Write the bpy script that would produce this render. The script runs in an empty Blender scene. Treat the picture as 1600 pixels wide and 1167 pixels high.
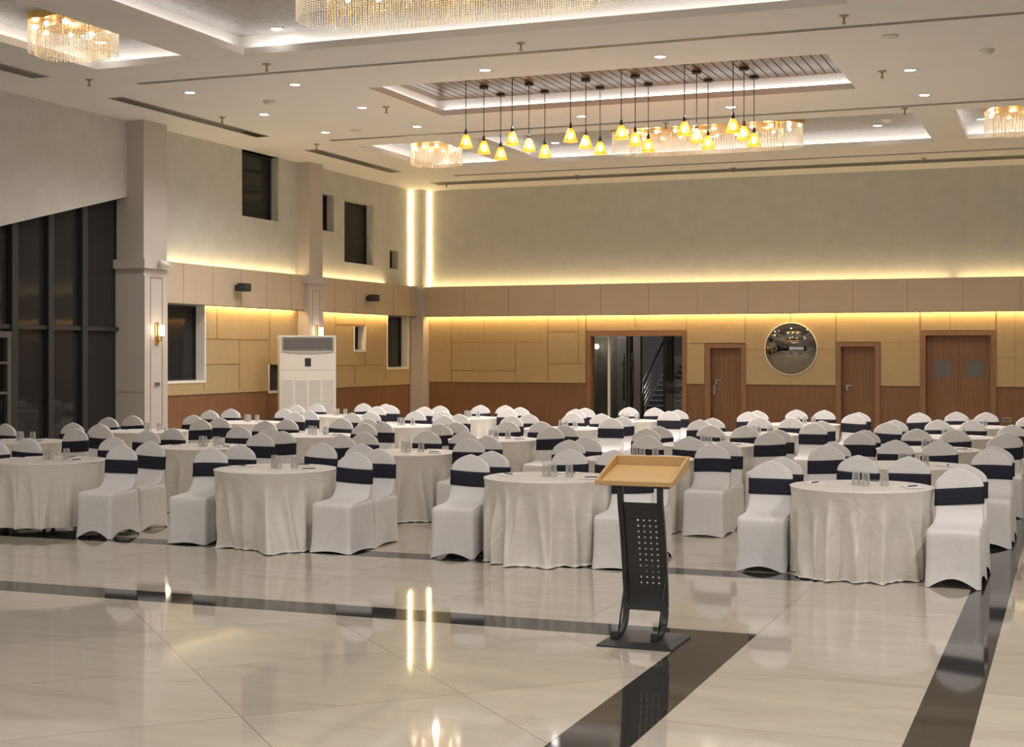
import bpy, math, random
from math import sin, cos, pi, radians as R
random.seed(7)
scn = bpy.context.scene
COL = scn.collection
PARTS = []

# ------------------------------------------------------------------ materials
def nt(name):
    m = bpy.data.materials.new(name); m.use_nodes = True
    n = m.node_tree.nodes; l = m.node_tree.links
    return m, n, l, n['Principled BSDF']

def mat(name, col, rough=.5, metal=0., spec=.5, emit=None, es=0., bump=0., bscale=30., var=0., vscale=3., coat=0., trans=0., sheen=0., stretch=None):
    m, n, l, b = nt(name)
    b.inputs['Base Color'].default_value = (*col, 1)
    b.inputs['Roughness'].default_value = rough
    b.inputs['Metallic'].default_value = metal
    b.inputs['Specular IOR Level'].default_value = spec
    if coat: b.inputs['Coat Weight'].default_value = coat; b.inputs['Coat Roughness'].default_value = .08
    if trans: b.inputs['Transmission Weight'].default_value = trans
    if sheen: b.inputs['Sheen Weight'].default_value = sheen
    if emit: b.inputs['Emission Color'].default_value = (*emit, 1); b.inputs['Emission Strength'].default_value = es
    if bump or var:
        tc = n.new('ShaderNodeTexCoord'); src = tc.outputs['Object']
        if stretch:
            mp = n.new('ShaderNodeMapping'); mp.inputs['Scale'].default_value = stretch
            l.new(src, mp.inputs['Vector']); src = mp.outputs['Vector']
    if var:
        t = n.new('ShaderNodeTexNoise'); t.inputs['Scale'].default_value = vscale; t.inputs['Detail'].default_value = 6
        l.new(src, t.inputs['Vector'])
        r = n.new('ShaderNodeValToRGB')
        r.color_ramp.elements[0].position = .3; r.color_ramp.elements[1].position = .7
        r.color_ramp.elements[0].color = (*[c*(1-var) for c in col], 1)
        r.color_ramp.elements[1].color = (*[min(1, c*(1+var)) for c in col], 1)
        l.new(t.outputs['Fac'], r.inputs['Fac']); l.new(r.outputs['Color'], b.inputs['Base Color'])
    if bump:
        t2 = n.new('ShaderNodeTexNoise'); t2.inputs['Scale'].default_value = bscale; t2.inputs['Detail'].default_value = 4
        l.new(src, t2.inputs['Vector'])
        bp = n.new('ShaderNodeBump'); bp.inputs['Strength'].default_value = bump; bp.inputs['Distance'].default_value = .02
        l.new(t2.outputs['Fac'], bp.inputs['Height']); l.new(bp.outputs['Normal'], b.inputs['Normal'])
    return m

def emis(name, col, s):
    m, n, l, b = nt(name)
    b.inputs['Base Color'].default_value = (0, 0, 0, 1)
    b.inputs['Emission Color'].default_value = (*col, 1); b.inputs['Emission Strength'].default_value = s
    return m

def tile_mat(name, diag, ox, oy, pitch=1.245):
    m, n, l, b = nt(name)
    tc = n.new('ShaderNodeTexCoord')
    mp = n.new('ShaderNodeMapping')
    mp.inputs['Rotation'].default_value = (0, 0, R(45) if diag else 0)
    mp.inputs['Location'].default_value = (ox, oy, 0)
    l.new(tc.outputs['Object'], mp.inputs['Vector'])
    sp = n.new('ShaderNodeSeparateXYZ'); l.new(mp.outputs['Vector'], sp.inputs['Vector'])
    lines = []; cells = []
    for ax in ('X', 'Y'):
        pp = n.new('ShaderNodeMath'); pp.operation = 'PINGPONG'; pp.inputs[1].default_value = pitch/2
        l.new(sp.outputs[ax], pp.inputs[0])
        lt = n.new('ShaderNodeMath'); lt.operation = 'LESS_THAN'; lt.inputs[1].default_value = .0028
        l.new(pp.outputs[0], lt.inputs[0]); lines.append(lt)
        dv = n.new('ShaderNodeMath'); dv.operation = 'DIVIDE'; dv.inputs[1].default_value = pitch; l.new(sp.outputs[ax], dv.inputs[0])
        fl = n.new('ShaderNodeMath'); fl.operation = 'FLOOR'; l.new(dv.outputs[0], fl.inputs[0]); cells.append(fl)
    mx = n.new('ShaderNodeMath'); mx.operation = 'MAXIMUM'
    l.new(lines[0].outputs[0], mx.inputs[0]); l.new(lines[1].outputs[0], mx.inputs[1])
    cb = n.new('ShaderNodeCombineXYZ'); l.new(cells[0].outputs[0], cb.inputs[0]); l.new(cells[1].outputs[0], cb.inputs[1])
    wn = n.new('ShaderNodeTexWhiteNoise'); l.new(cb.outputs[0], wn.inputs['Vector'])
    # streaky cream marble
    va = n.new('ShaderNodeVectorMath'); va.operation = 'MULTIPLY_ADD'
    l.new(wn.outputs['Color'], va.inputs[0]); va.inputs[1].default_value = (9, 9, 9)
    mp2 = n.new('ShaderNodeMapping'); mp2.inputs['Scale'].default_value = (1.0, 3.6, 1)
    l.new(tc.outputs['Object'], mp2.inputs['Vector']); l.new(mp2.outputs['Vector'], va.inputs[2])
    ns = n.new('ShaderNodeTexNoise'); ns.inputs['Scale'].default_value = 1.3; ns.inputs['Detail'].default_value = 9
    ns.inputs['Roughness'].default_value = .62; ns.inputs['Distortion'].default_value = .7
    l.new(va.outputs[0], ns.inputs['Vector'])
    rp = n.new('ShaderNodeValToRGB'); e = rp.color_ramp.elements
    e[0].position = .30; e[0].color = (.45, .395, .315, 1); e[1].position = .62; e[1].color = (.53, .475, .39, 1)
    k = rp.color_ramp.elements.new(.44); k.color = (.50, .445, .362, 1)
    l.new(ns.outputs['Fac'], rp.inputs['Fac'])
    hv = n.new('ShaderNodeMapRange'); hv.inputs['To Min'].default_value = .94; hv.inputs['To Max'].default_value = 1.05
    l.new(wn.outputs['Value'], hv.inputs['Value'])
    sc = n.new('ShaderNodeVectorMath'); sc.operation = 'SCALE'; l.new(rp.outputs['Color'], sc.inputs[0]); l.new(hv.outputs[0], sc.inputs['Scale'])
    mix = n.new('ShaderNodeMix'); mix.data_type = 'RGBA'
    l.new(mx.outputs[0], mix.inputs['Factor']); l.new(sc.outputs[0], mix.inputs['A']); mix.inputs['B'].default_value = (.26, .22, .175, 1)
    l.new(mix.outputs['Result'], b.inputs['Base Color'])
    b.inputs['Roughness'].default_value = .045; b.inputs['Specular IOR Level'].default_value = .28
    wv = n.new('ShaderNodeTexNoise'); wv.inputs['Scale'].default_value = 1.6; l.new(tc.outputs['Object'], wv.inputs['Vector'])
    bp = n.new('ShaderNodeBump'); bp.inputs['Strength'].default_value = .03; bp.inputs['Distance'].default_value = .02
    l.new(wv.outputs['Fac'], bp.inputs['Height']); l.new(bp.outputs['Normal'], b.inputs['Normal'])
    return m

def wood(name, c1, c2, scale=(40, 40, 1.2), rough=.45):
    m, n, l, b = nt(name)
    tc = n.new('ShaderNodeTexCoord'); mp = n.new('ShaderNodeMapping'); mp.inputs['Scale'].default_value = scale
    l.new(tc.outputs['Object'], mp.inputs['Vector'])
    t = n.new('ShaderNodeTexNoise'); t.inputs['Scale'].default_value = 1; t.inputs['Detail'].default_value = 5
    l.new(mp.outputs['Vector'], t.inputs['Vector'])
    r = n.new('ShaderNodeValToRGB'); r.color_ramp.elements[0].position = .32; r.color_ramp.elements[1].position = .68
    r.color_ramp.elements[0].color = (*c1, 1); r.color_ramp.elements[1].color = (*c2, 1)
    l.new(t.outputs['Fac'], r.inputs['Fac']); l.new(r.outputs['Color'], b.inputs['Base Color'])
    b.inputs['Roughness'].default_value = rough
    return m

def fabric(name, col, rough, seam=None, wrinkle=.25, wscale=7., sheen=.2):
    m, n, l, b = nt(name)
    b.inputs['Roughness'].default_value = rough
    b.inputs['Sheen Weight'].default_value = sheen
    b.inputs['Base Color'].default_value = (*col, 1)
    tc = n.new('ShaderNodeTexCoord'); oi = n.new('ShaderNodeObjectInfo')
    va = n.new('ShaderNodeVectorMath'); va.operation = 'ADD'
    cm = n.new('ShaderNodeCombineXYZ')
    mu = n.new('ShaderNodeMath'); mu.operation = 'MULTIPLY'; mu.inputs[1].default_value = 37
    l.new(oi.outputs['Random'], mu.inputs[0]); l.new(mu.outputs[0], cm.inputs[0]); l.new(mu.outputs[0], cm.inputs[1])
    l.new(tc.outputs['Object'], va.inputs[0]); l.new(cm.outputs[0], va.inputs[1])
    t = n.new('ShaderNodeTexNoise'); t.inputs['Scale'].default_value = wscale; t.inputs['Detail'].default_value = 3; t.inputs['Distortion'].default_value = 1.2
    l.new(va.outputs[0], t.inputs['Vector'])
    bp = n.new('ShaderNodeBump'); bp.inputs['Strength'].default_value = wrinkle; bp.inputs['Distance'].default_value = .02
    l.new(t.outputs['Fac'], bp.inputs['Height']); l.new(bp.outputs['Normal'], b.inputs['Normal'])
    if seam:
        uv = n.new('ShaderNodeUVMap'); uv.uv_map = 'flat'
        dp = n.new('ShaderNodeVectorMath'); dp.operation = 'DOT_PRODUCT'; dp.inputs[1].default_value = (seam[0], seam[1], 0)
        l.new(uv.outputs[0], dp.inputs[0])
        sb = n.new('ShaderNodeMath'); sb.operation = 'SUBTRACT'; sb.inputs[1].default_value = seam[2]; l.new(dp.outputs['Value'], sb.inputs[0])
        ab = n.new('ShaderNodeMath'); ab.operation = 'ABSOLUTE'; l.new(sb.outputs[0], ab.inputs[0])
        lt = n.new('ShaderNodeMath'); lt.operation = 'LESS_THAN'; lt.inputs[1].default_value = .004; l.new(ab.outputs[0], lt.inputs[0])
        mix = n.new('ShaderNodeMix'); mix.data_type = 'RGBA'; l.new(lt.outputs[0], mix.inputs['Factor'])
        mix.inputs['A'].default_value = (*col, 1); mix.inputs['B'].default_value = (*[min(1, c*1.22) for c in col], 1)
        l.new(mix.outputs['Result'], b.inputs['Base Color'])
    return m

M = {}
M['ceil'] = mat('ceiling paint', (.80, .768, .725), .75, var=.015, vscale=1.5)
M['lip'] = mat('coffer lip paint', (.68, .63, .57), .7)
M['tray'] = mat('grey textured coffer paper', (.42, .40, .385), .55, bump=.25, bscale=14, var=.16, vscale=9)
M['slat'] = wood('ceiling slat wood', (.10, .058, .028), (.155, .095, .05), (30, 1.2, 30), .32)
M['gap'] = mat('dark slat gap', (.02, .015, .01), .7)
M['plaster'] = mat('grey plaster', (.545, .53, .495), .78, bump=.12, bscale=9, var=.05, vscale=3.2)
M['panel'] = mat('beige wall panel', (.45, .33, .172), .5, var=.03, vscale=6)
M['beam'] = mat('tan beam cladding', (.55, .445, .315), .55, var=.03, vscale=3)
M['joint'] = mat('dark panel joint', (.24, .18, .12), .8)  # thin joint lines in their own dark brown
M['brass'] = mat('brass inlay', (.42, .27, .10), .3, .7)
M['brown'] = wood('walnut laminate', (.185, .085, .038), (.25, .12, .056))
M['brown2'] = wood('door laminate', (.19, .088, .04), (.255, .122, .058))
M['frame'] = wood('door frame wood', (.235, .118, .056), (.29, .15, .075))
M['pillar'] = mat('cream pillar paint', (.51, .455, .41), .6)
M['white'] = mat('white painted frame', (.78, .74, .66), .5)
M['dglass'] = mat('dark night glass', (.026, .025, .024), .05, spec=.22)
M['gframe'] = mat('dark grey mullion', (.024, .0235, .0225), .55)
M['granite'] = mat('dark polished granite', (.035, .032, .03), .05, spec=.22, var=.2, vscale=60)
M['tileA'] = tile_mat('cream marble tile', False, 2.0, -9.74)
M['tileD'] = tile_mat('cream marble tile laid diagonally', True, .03, 9.5-.05)
M['chairw'] = fabric('white stretch fabric', (.78, .75, .73), .55, wrinkle=.38, wscale=5)
M['sash'] = fabric('navy stretch sash', (.008, .0075, .021), .75, wrinkle=.15, wscale=10, sheen=0.)
M['cloth'] = [fabric('white satin cloth', (.76, .71, .64), .33, (.524, .852, -.595), wrinkle=.5, wscale=7),
              fabric('white satin cloth mirrored', (.76, .71, .64), .33, (-.56, .83, -.50), wrinkle=.5, wscale=7)]
M['legm'] = mat('dark metal chair leg', (.10, .09, .085), .35, .8)
M['table'] = mat('grey plywood table', (.30, .24, .18), .6)
M['blackm'] = mat('black powder coated steel', (.016, .016, .018), .38)
M['blackp'] = mat('black plate', (.026, .026, .029), .45)
M['steel'] = mat('worn bright steel', (.45, .43, .42), .35, 1.)
M['lwood'] = mat('light oak laminate', (.60, .375, .15), .5, var=.06, vscale=60, stretch=(1, 8, 8))
M['lwood2'] = mat('oak edge band', (.55, .335, .125), .45)
M['acw'] = mat('off-white appliance shell', (.70, .65, .57), .4)
M['acg'] = mat('grey appliance bezel', (.42, .39, .36), .4)
M['dark'] = mat('near black plastic', (.03, .029, .028), .4)
M['slot'] = mat('bronze diffuser metal', (.085, .074, .064), .28, .85)
M['brasso'] = mat('dull sprinkler brass', (.42, .33, .22), .4, .4)
M['gold'] = mat('gold metal', (.75, .48, .17), .3, 1.)
M['chrome'] = mat('mirror', (.24, .225, .20), .03, 1.)
M['led'] = emis('warm led strip', (1, .72, .33), 52)
M['ledw'] = emis('warm led strip upper', (1, .77, .38), 15)
M['ledc'] = emis('cool white led strip', (1, .97, .96), 6.5)
M['lens'] = emis('downlight lens', (1, .97, .93), 30)
M['bulb'] = emis('warm bulb', (1, .82, .50), 38)
M['cbulb'] = emis('chandelier bulb', (1, .90, .70), 13)
M['amber'] = mat('amber pendant glass', (.90, .55, .14), .35, emit=(1, .50, .09), es=.95, trans=.35)
M['beads'] = mat('crystal bead strands', (.90, .82, .66), .15, .2, emit=(1, .88, .66), es=.16, spec=.8)  # weak emission stands in for bulb light caught by the strands
M['beadg'] = mat('gold crystal strands', (.90, .66, .30), .18, .6, emit=(1, .70, .30), es=.10, spec=.8)  # glow put into the inner strands too, they are no lamps
M['sconce'] = emis('sconce glass', (1, .90, .72), 6)
M['tumbler'] = mat('clear tumbler glass', (.97, .97, .97), .02, trans=1.)
M['paper'] = mat('white paper', (.82, .80, .78), .6)
M['yellow'] = mat('yellow paper', (.85, .66, .22), .6)
M['ink'] = mat('dark blue pen', (.02, .02, .09), .3)
M['plastic'] = mat('white plastic', (.74, .70, .63), .4)
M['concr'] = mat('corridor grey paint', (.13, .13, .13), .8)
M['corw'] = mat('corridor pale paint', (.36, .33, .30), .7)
M['stair'] = mat('black stair stone', (.015, .015, .016), .4)
M['frost'] = mat('grey vision glass', (.135, .125, .11), .3)
def clear_glass():
    m, n, l, b = nt('clear door glass')
    tr = n.new('ShaderNodeBsdfTransparent'); tr.inputs[0].default_value = (.80, .80, .76, 1)
    gl = n.new('ShaderNodeBsdfGlossy'); gl.inputs['Roughness'].default_value = .02
    fr = n.new('ShaderNodeFresnel'); fr.inputs['IOR'].default_value = 1.5
    mx = n.new('ShaderNodeMixShader'); l.new(fr.outputs[0], mx.inputs[0]); l.new(tr.outputs[0], mx.inputs[1]); l.new(gl.outputs[0], mx.inputs[2])
    l.new(mx.outputs[0], n['Material Output'].inputs['Surface']); return m
M['cglass'] = clear_glass()
def see_through(name, tint, surf, f0, rough, emit=None, es=0):
    m, n, l, b = nt(name)
    b.inputs['Base Color'].default_value = (*surf, 1); b.inputs['Roughness'].default_value = rough
    if emit: b.inputs['Emission Color'].default_value = (*emit, 1); b.inputs['Emission Strength'].default_value = es
    tr = n.new('ShaderNodeBsdfTransparent'); tr.inputs[0].default_value = (*tint, 1)
    lw = n.new('ShaderNodeLayerWeight'); lw.inputs['Blend'].default_value = .35
    mr = n.new('ShaderNodeMapRange'); mr.inputs['To Min'].default_value = f0; mr.inputs['To Max'].default_value = .9
    l.new(lw.outputs['Facing'], mr.inputs['Value'])
    mx = n.new('ShaderNodeMixShader'); l.new(mr.outputs[0], mx.inputs[0]); l.new(tr.outputs[0], mx.inputs[1]); l.new(b.outputs[0], mx.inputs[2])
    l.new(mx.outputs[0], n['Material Output'].inputs['Surface']); return m
M['tumbler'] = see_through('clear tumbler glass', (.94, .94, .93), (.78, .76, .74), .10, .08)
M['amber'] = see_through('amber pendant glass', (1, .74, .36), (.85, .50, .12), .42, .35, (1, .55, .12), .55)

# ------------------------------------------------------------------ mesh builder
class MB:
    def __init__(s): s.v = []; s.f = []; s.m = []; s.sm = []
    def add(s, vs, fs, mi=0, sm=False):
        o = len(s.v); s.v += [tuple(p) for p in vs]
        for f in fs: s.f.append(tuple(i+o for i in f)); s.m.append(mi); s.sm.append(sm)
        return s
    def quad(s, a, b, c, d, mi=0): return s.add([a, b, c, d], [(0, 1, 2, 3)], mi)
    def box(s, x0, x1, y0, y1, z0, z1, mi=0):
        v = [(x, y, z) for z in (z0, z1) for y in (y0, y1) for x in (x0, x1)]
        return s.add(v, [(0, 2, 3, 1), (4, 5, 7, 6), (0, 1, 5, 4), (2, 6, 7, 3), (0, 4, 6, 2), (1, 3, 7, 5)], mi)
    def prism(s, poly, a, b, axis='z', mi=0, sm=False):
        def P(p, t): return {'z': (p[0], p[1], t), 'x': (t, p[0], p[1]), 'y': (p[0], t, p[1])}[axis]
        k = len(poly); v = [P(p, a) for p in poly]+[P(p, b) for p in poly]
        s.add(v, [tuple(range(k))[::-1], tuple(range(k, 2*k))], mi)
        return s.add(v, [(i, (i+1) % k, k+(i+1) % k, k+i) for i in range(k)], mi, sm)
    def loops(s, L, mi=0, cap0=True, cap1=True, sm=True):
        k = len(L[0]); v = [p for q in L for p in q]; f = []
        for j in range(len(L)-1):
            for i in range(k):
                a = j*k+i; b = j*k+(i+1) % k; f.append((a, b, b+k, a+k))
        if cap0: f.append(tuple(range(k))[::-1])
        if cap1: f.append(tuple((len(L)-1)*k+i for i in range(k)))
        return s.add(v, f, mi, sm)
    def lathe(s, prof, c=(0, 0, 0), n=20, mi=0, cap0=True, cap1=True, axis='z', sm=True):
        L = []
        for r, z in prof:
            q = []
            for i in range(n):
                a = 2*pi*i/n; x, y = r*cos(a), r*sin(a)
                p = {'z': (x, y, z), 'y': (x, z, -y), 'x': (z, x, y)}[axis]
                q.append((c[0]+p[0], c[1]+p[1], c[2]+p[2]))
            L.append(q)
        return s.loops(L, mi, cap0, cap1, sm)
    def tube(s, pts, r, n=8, mi=0, sm=True):
        from mathutils import Vector
        P = [Vector(p) for p in pts]; L = []; up = None
        for i, p in enumerate(P):
            t = (P[min(i+1, len(P)-1)]-P[max(i-1, 0)]).normalized()
            if up is None: up = Vector((0, 0, 1)) if abs(t.z) < .9 else Vector((1, 0, 0))
            a = t.cross(up).normalized(); b = a.cross(t).normalized(); up = b
            rr = r[i] if isinstance(r, (list, tuple)) else r
            L.append([tuple(p+a*rr*cos(2*pi*k/n)+b*rr*sin(2*pi*k/n)) for k in range(n)])
        return s.loops(L, mi, True, True, sm)
    def sphere(s, c, r, n=10, mi=0, sq=(1, 1, 1)):
        L = []
        for j in range(1, n):
            a = -pi/2+pi*j/n
            L.append([(c[0]+sq[0]*r*cos(a)*cos(2*pi*i/n), c[1]+sq[1]*r*cos(a)*sin(2*pi*i/n), c[2]+sq[2]*r*sin(a)) for i in range(n)])
        return s.loops(L, mi)
    def mesh(s, name, mats):
        me = bpy.data.meshes.new(name); me.from_pydata(s.v, [], s.f)
        for q in (mats if isinstance(mats, (list, tuple)) else [mats]): me.materials.append(q)
        me.polygons.foreach_set('material_index', s.m); me.polygons.foreach_set('use_smooth', s.sm)
        me.update(); return me
    def build(s, name, mats, parent=None, bevel=0, seg=2):
        o = bpy.data.objects.new(name, s.mesh(name, mats)); COL.objects.link(o)
        if parent: o.parent = parent
        if bevel:
            md = o.modifiers.new('bevel', 'BEVEL'); md.width = bevel; md.segments = seg; md.limit_method = 'ANGLE'; md.angle_limit = R(40)
        return o

def thing(name, label, cat, loc=(0, 0, 0), rz=0, group=None):
    o = bpy.data.objects.new(name, None); COL.objects.link(o); o.empty_display_size = .1
    o.location = loc; o.rotation_euler.z = rz; return tag(o, label, cat, group)
def tag(o, label, cat, group=None):
    o['label'] = label; o['category'] = cat
    if group: o['group'] = group
    return o
def struct(o, label=None):
    o['kind'] = 'structure'
    if label: o['label'] = label
    return o
def dup(root, loc, rz, label, group=None):
    r = root.copy(); COL.objects.link(r); r.location = loc; r.rotation_euler.z = rz; r['label'] = label
    if group: r['group'] = group
    for ch in list(root.children):
        k = ch.copy(); COL.objects.link(k); k.parent = r
        for g in ch.children:
            d = g.copy(); COL.objects.link(d); d.parent = k
    return r

def grid_cells(xs, ys, holes):
    xs = sorted(set(xs+[h[0] for h in holes]+[h[1] for h in holes])); ys = sorted(set(ys+[h[2] for h in holes]+[h[3] for h in holes]))
    for i in range(len(xs)-1):
        for j in range(len(ys)-1):
            cx, cy = (xs[i]+xs[i+1])/2, (ys[j]+ys[j+1])/2
            if not any(h[0] < cx < h[1] and h[2] < cy < h[3] for h in holes): yield xs[i], xs[i+1], ys[j], ys[j+1]

# room limits
XL, XR, YF, YB, HC = -15.75, 9.0, -6.0, 33.75, 6.03

# ------------------------------------------------------------------ floor
mb = MB()
SX = [XL-.4, -2.39, -2.0, -.78, -.475, XR]; SY = [YF, 9.32, 9.72, 12.11, 12.46, YB]
for i in range(5):
    for j in range(5):
        x0, x1, y0, y1 = SX[i], SX[i+1], SY[j], SY[j+1]
        k = 0
        if i == 3: k = 2
        elif i < 2 and j in (1, 3): k = 2
        elif i == 1 and j == 0: k = 2
        elif i < 2 and j in (0, 4): k = 1
        mb.quad((x0, y0, 0), (x1, y0, 0), (x1, y1, 0), (x0, y1, 0), k)
struct(mb.build('floor', [M['tileA'], M['tileD'], M['granite']]))

# ------------------------------------------------------------------ ceiling with coffers
COF = [('A', -10.76, -2.5, 13.3, 17.42), ('B', -13.3, -11.57, 13.3, 17.5), ('C', -10.28, -3.2, 20.25, 23.1),
       ('D', -13.39, -11.59, 25.9, 29.7), ('E', -10.85, -2.58, 25.72, 29.58), ('F', -1.93, .3, 25.68, 29.3)]
mb = MB()
for x0, x1, y0, y1 in grid_cells([XL-.4, XR], [YF, YB+.05], [q[1:] for q in COF]):
    mb.quad((x0, y0, HC), (x0, y1, HC), (x1, y1, HC), (x1, y0, HC))
def ring(x0, x1, y0, y1): return [(x0, y0), (x1, y0), (x1, y1), (x0, y1)]
for nm, x0, x1, y0, y1 in COF:
    s_, top = (.2, 6.34) if nm != 'C' else (.14, 6.33)
    a = ring(x0, x1, y0, y1); b = ring(x0-s_, x1+s_, y0-s_, y1+s_)
    z1 = HC+.10
    for i in range(4):
        j = (i+1) % 4
        mb.quad((*a[i], HC), (*a[j], HC), (*a[j], z1), (*a[i], z1), 1)
        mb.quad((*a[i], z1), (*a[j], z1), (*b[j], z1), (*b[i], z1), 1)
        mb.quad((*b[i], z1), (*b[j], z1), (*b[j], top), (*b[i], top), 0)
    if nm != 'C':
        mb.quad((*b[0], top), (*b[3], top), (*b[2], top), (*b[1], top), 2)
    else:
        mb.quad((*b[0], top+.03), (*b[3], top+.03), (*b[2], top+.03), (*b[1], top+.03), 4)
        x = x0-s_
        while x < x1+s_-.01:
            mb.box(x+.009, min(x+.141, x1+s_), y0-s_, y1+s_, top-.012, top+.03, 3); x += .15
struct(mb.build('ceiling', [M['ceil'], M['lip'], M['tray'], M['slat'], M['gap']]))
# led strips lying on the coffer ledges
tn = [0]
def trim(mbx, mats, label=None, bevel=0):
    tn[0] += 1
    return struct(mbx.build('trim_%d' % tn[0], mats, None, bevel), label)
def strip_segments(mb, p, q, w, axis):   # emissive ribbon p->q cut into ~1 m pieces, facing up
    n = max(1, int(math.dist(p, q)/1.0))
    for k in range(n):
        a = [p[i]+(q[i]-p[i])*k/n for i in range(3)]; b = [p[i]+(q[i]-p[i])*(k+1)/n for i in range(3)]
        if axis == 'x': mb.box(a[0], b[0], a[1]-w/2, a[1]+w/2, a[2], a[2]+.012)
        elif axis == 'y': mb.box(a[0]-w/2, a[0]+w/2, a[1], b[1], a[2], a[2]+.012)
        else: mb.box(a[0]-w/2, a[0]+w/2, a[1]-w/2, a[1]+w/2, a[2], b[2])
for nm, x0, x1, y0, y1 in COF:
    mb = MB(); o = .11 if nm != 'C' else .08; z = HC+.105
    strip_segments(mb, (x0, y0-o, z), (x1, y0-o, z), .03, 'x'); strip_segments(mb, (x0, y1+o, z), (x1, y1+o, z), .03, 'x')
    strip_segments(mb, (x0-o, y0, z), (x0-o, y1, z), .03, 'y'); strip_segments(mb, (x1+o, y0, z), (x1+o, y1, z), .03, 'y')
    trim(mb, M['ledc'], 'white led strip glowing inside the ceiling coffer')

# ------------------------------------------------------------------ back wall
mb = MB()
DOORS = [(-11.02, -8.73, 0, 2.30), (-8.05, -7.31, 0, 2.01), (-5.00, -4.24, 0, 2.04), (-3.13, -1.74, 0, 2.285)]
for x0, x1, z0, z1 in grid_cells([XL-.4, XR], [0, 2.9], [(a, b, c-.01, d) for a, b, c, d in DOORS]):
    mb.quad((x0, 33.70, z0), (x1, 33.70, z0), (x1, 33.70, z1), (x0, 33.70, z1), 1)
mb.quad((XL-.4, YB, 2.9), (XR, YB, 2.9), (XR, YB, HC), (XL-.4, YB, HC), 0)
for a, b, c, d in DOORS:
    y1 = 34.0 if a < -11 else 33.86
    mb.quad((a, 33.70, c), (a, y1, c), (a, y1, d), (a, 33.70, d), 2); mb.quad((b, 33.70, c), (b, 33.70, d), (b, y1, d), (b, y1, c), 2)
    mb.quad((a, 33.70, d), (a, y1, d), (b, y1, d), (b, 33.70, d), 2)
struct(mb.build('wall_back', [M['plaster'], M['brown'], M['frame']]))
# beige slabs on the back wall and the brass strips between them
SL = [(-15.40, -14.72, 1.15, 2.81), (-14.72, -13.84, 2.16, 2.81), (-13.84, -12.13, 2.16, 2.81), (-14.72, -12.98, 1.45, 2.16),
      (-14.72, -12.98, 1.15, 1.45), (-12.98, -12.13, 1.15, 2.16), (-12.13, -11.33, 2.41, 2.81), (-12.13, -11.33, 1.63, 2.41), (-12.13, -11.14, 1.15, 1.63), (-11.33, -11.14, 1.63, 2.81),
      (-11.14, -9.89, 2.425, 2.81), (-9.89, -8.62, 2.425, 2.81), (-8.62, -7.21, 2.12, 2.81), (-8.62, -8.18, 1.15, 2.12),
      (-7.21, -6.15, 1.97, 2.81), (-6.15, -5.115, 1.97, 2.81), (-7.21, -6.15, 1.145, 1.97), (-6.15, -5.115, 1.145, 1.97),
      (-5.11, -3.25, 2.14, 2.81), (-4.12, -3.25, 1.14, 2.14), (-3.24, -2.60, 2.39, 2.81), (-2.60, -1.63, 2.39, 2.81),
      (-1.62, -1.23, 1.79, 2.81), (-1.62, -1.23, 1.14, 1.79)]
x = -1.23
while x < XR-1: SL.append((x, x+1.3, 1.14, 2.81)); x += 1.3
mb = MB(); g = .010
for a, b, c, d in SL: mb.box(a+g, b-g, 33.66, 33.699, c+g, (d if d < 2.8 else 2.868)-g, 0)
trim(mb, M['panel'], 'beige laminate panels with gaps on the back wall')
mb = MB()
for a, z0, z1 in ((-14.72, 1.45, 2.8), (-13.84, 2.16, 2.8), (-12.13, 1.15, 2.8), (-11.33, 1.63, 2.8), (-9.89, 2.43, 2.8), (-12.98, 1.15, 2.16), (-8.62, 1.15, 2.8), (-7.21, 1.15, 2.8), (-6.15, 1.15, 2.8), (-5.112, 1.15, 2.8), (-3.245, 1.15, 2.8), (-2.60, 2.40, 2.8), (-1.625, 1.15, 2.8), (-1.23, 1.15, 2.8)):
    mb.box(a-g, a+g, 33.668, 33.699, z0, z1)
for a, b, z in ((-14.72, -12.13, 2.16), (-15.25, -12.98, 1.45), (-12.13, -11.33, 2.41), (-12.13, -11.14, 1.63), (-8.62, -8.18, 2.12), (-7.21, -6.75, 1.97), (-5.5, -5.115, 1.97), (-4.12, -3.25, 2.14), (-2.53, -1.66, 2.66), (-1.62, -1.25, 1.79)):
    mb.box(a, b, 33.668, 33.699, z-g, z+g)
trim(mb, M['brass'], 'thin brass inlay strips between the beige panels of the back wall')
# beam of tan panels along the back wall
mb = MB(); mb.box(-15.38, XR, 33.50, YB, 2.87, 3.54, 0); mb.box(-15.38, XR, 33.50, 33.525, 2.81, 2.87, 0)
x = -14.31
while x < XR: mb.box(x-.004, x+.004, 33.497, 33.51, 2.82, 3.535, 1); x += 1.2
mb.box(-15.38, XR, 33.494, 33.522, 2.803, 2.816, 2)
trim(mb, [M['beam'], M['joint'], M['gap']], 'tan panelled beam running across the back wall')
mb = MB(); mb.box(-15.38, XR, 33.50, 33.515, 3.54, 3.565)
trim(mb, M['beam'])
mb = MB(); strip_segments(mb, (-15.36, 33.62, 3.545), (-2.62, 33.62, 3.545), .05, 'x'); strip_segments(mb, (-2.45, 33.62, 3.545), (XR, 33.62, 3.545), .05, 'x')
trim(mb, M['ledw'], 'warm led strip along the top of the back beam')
mb = MB(); strip_segments(mb, (-15.36, 33.585, 2.845), (XR, 33.585, 2.845), .025, 'x')
trim(mb, M['led'], 'warm led strip under the back beam')

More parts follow.
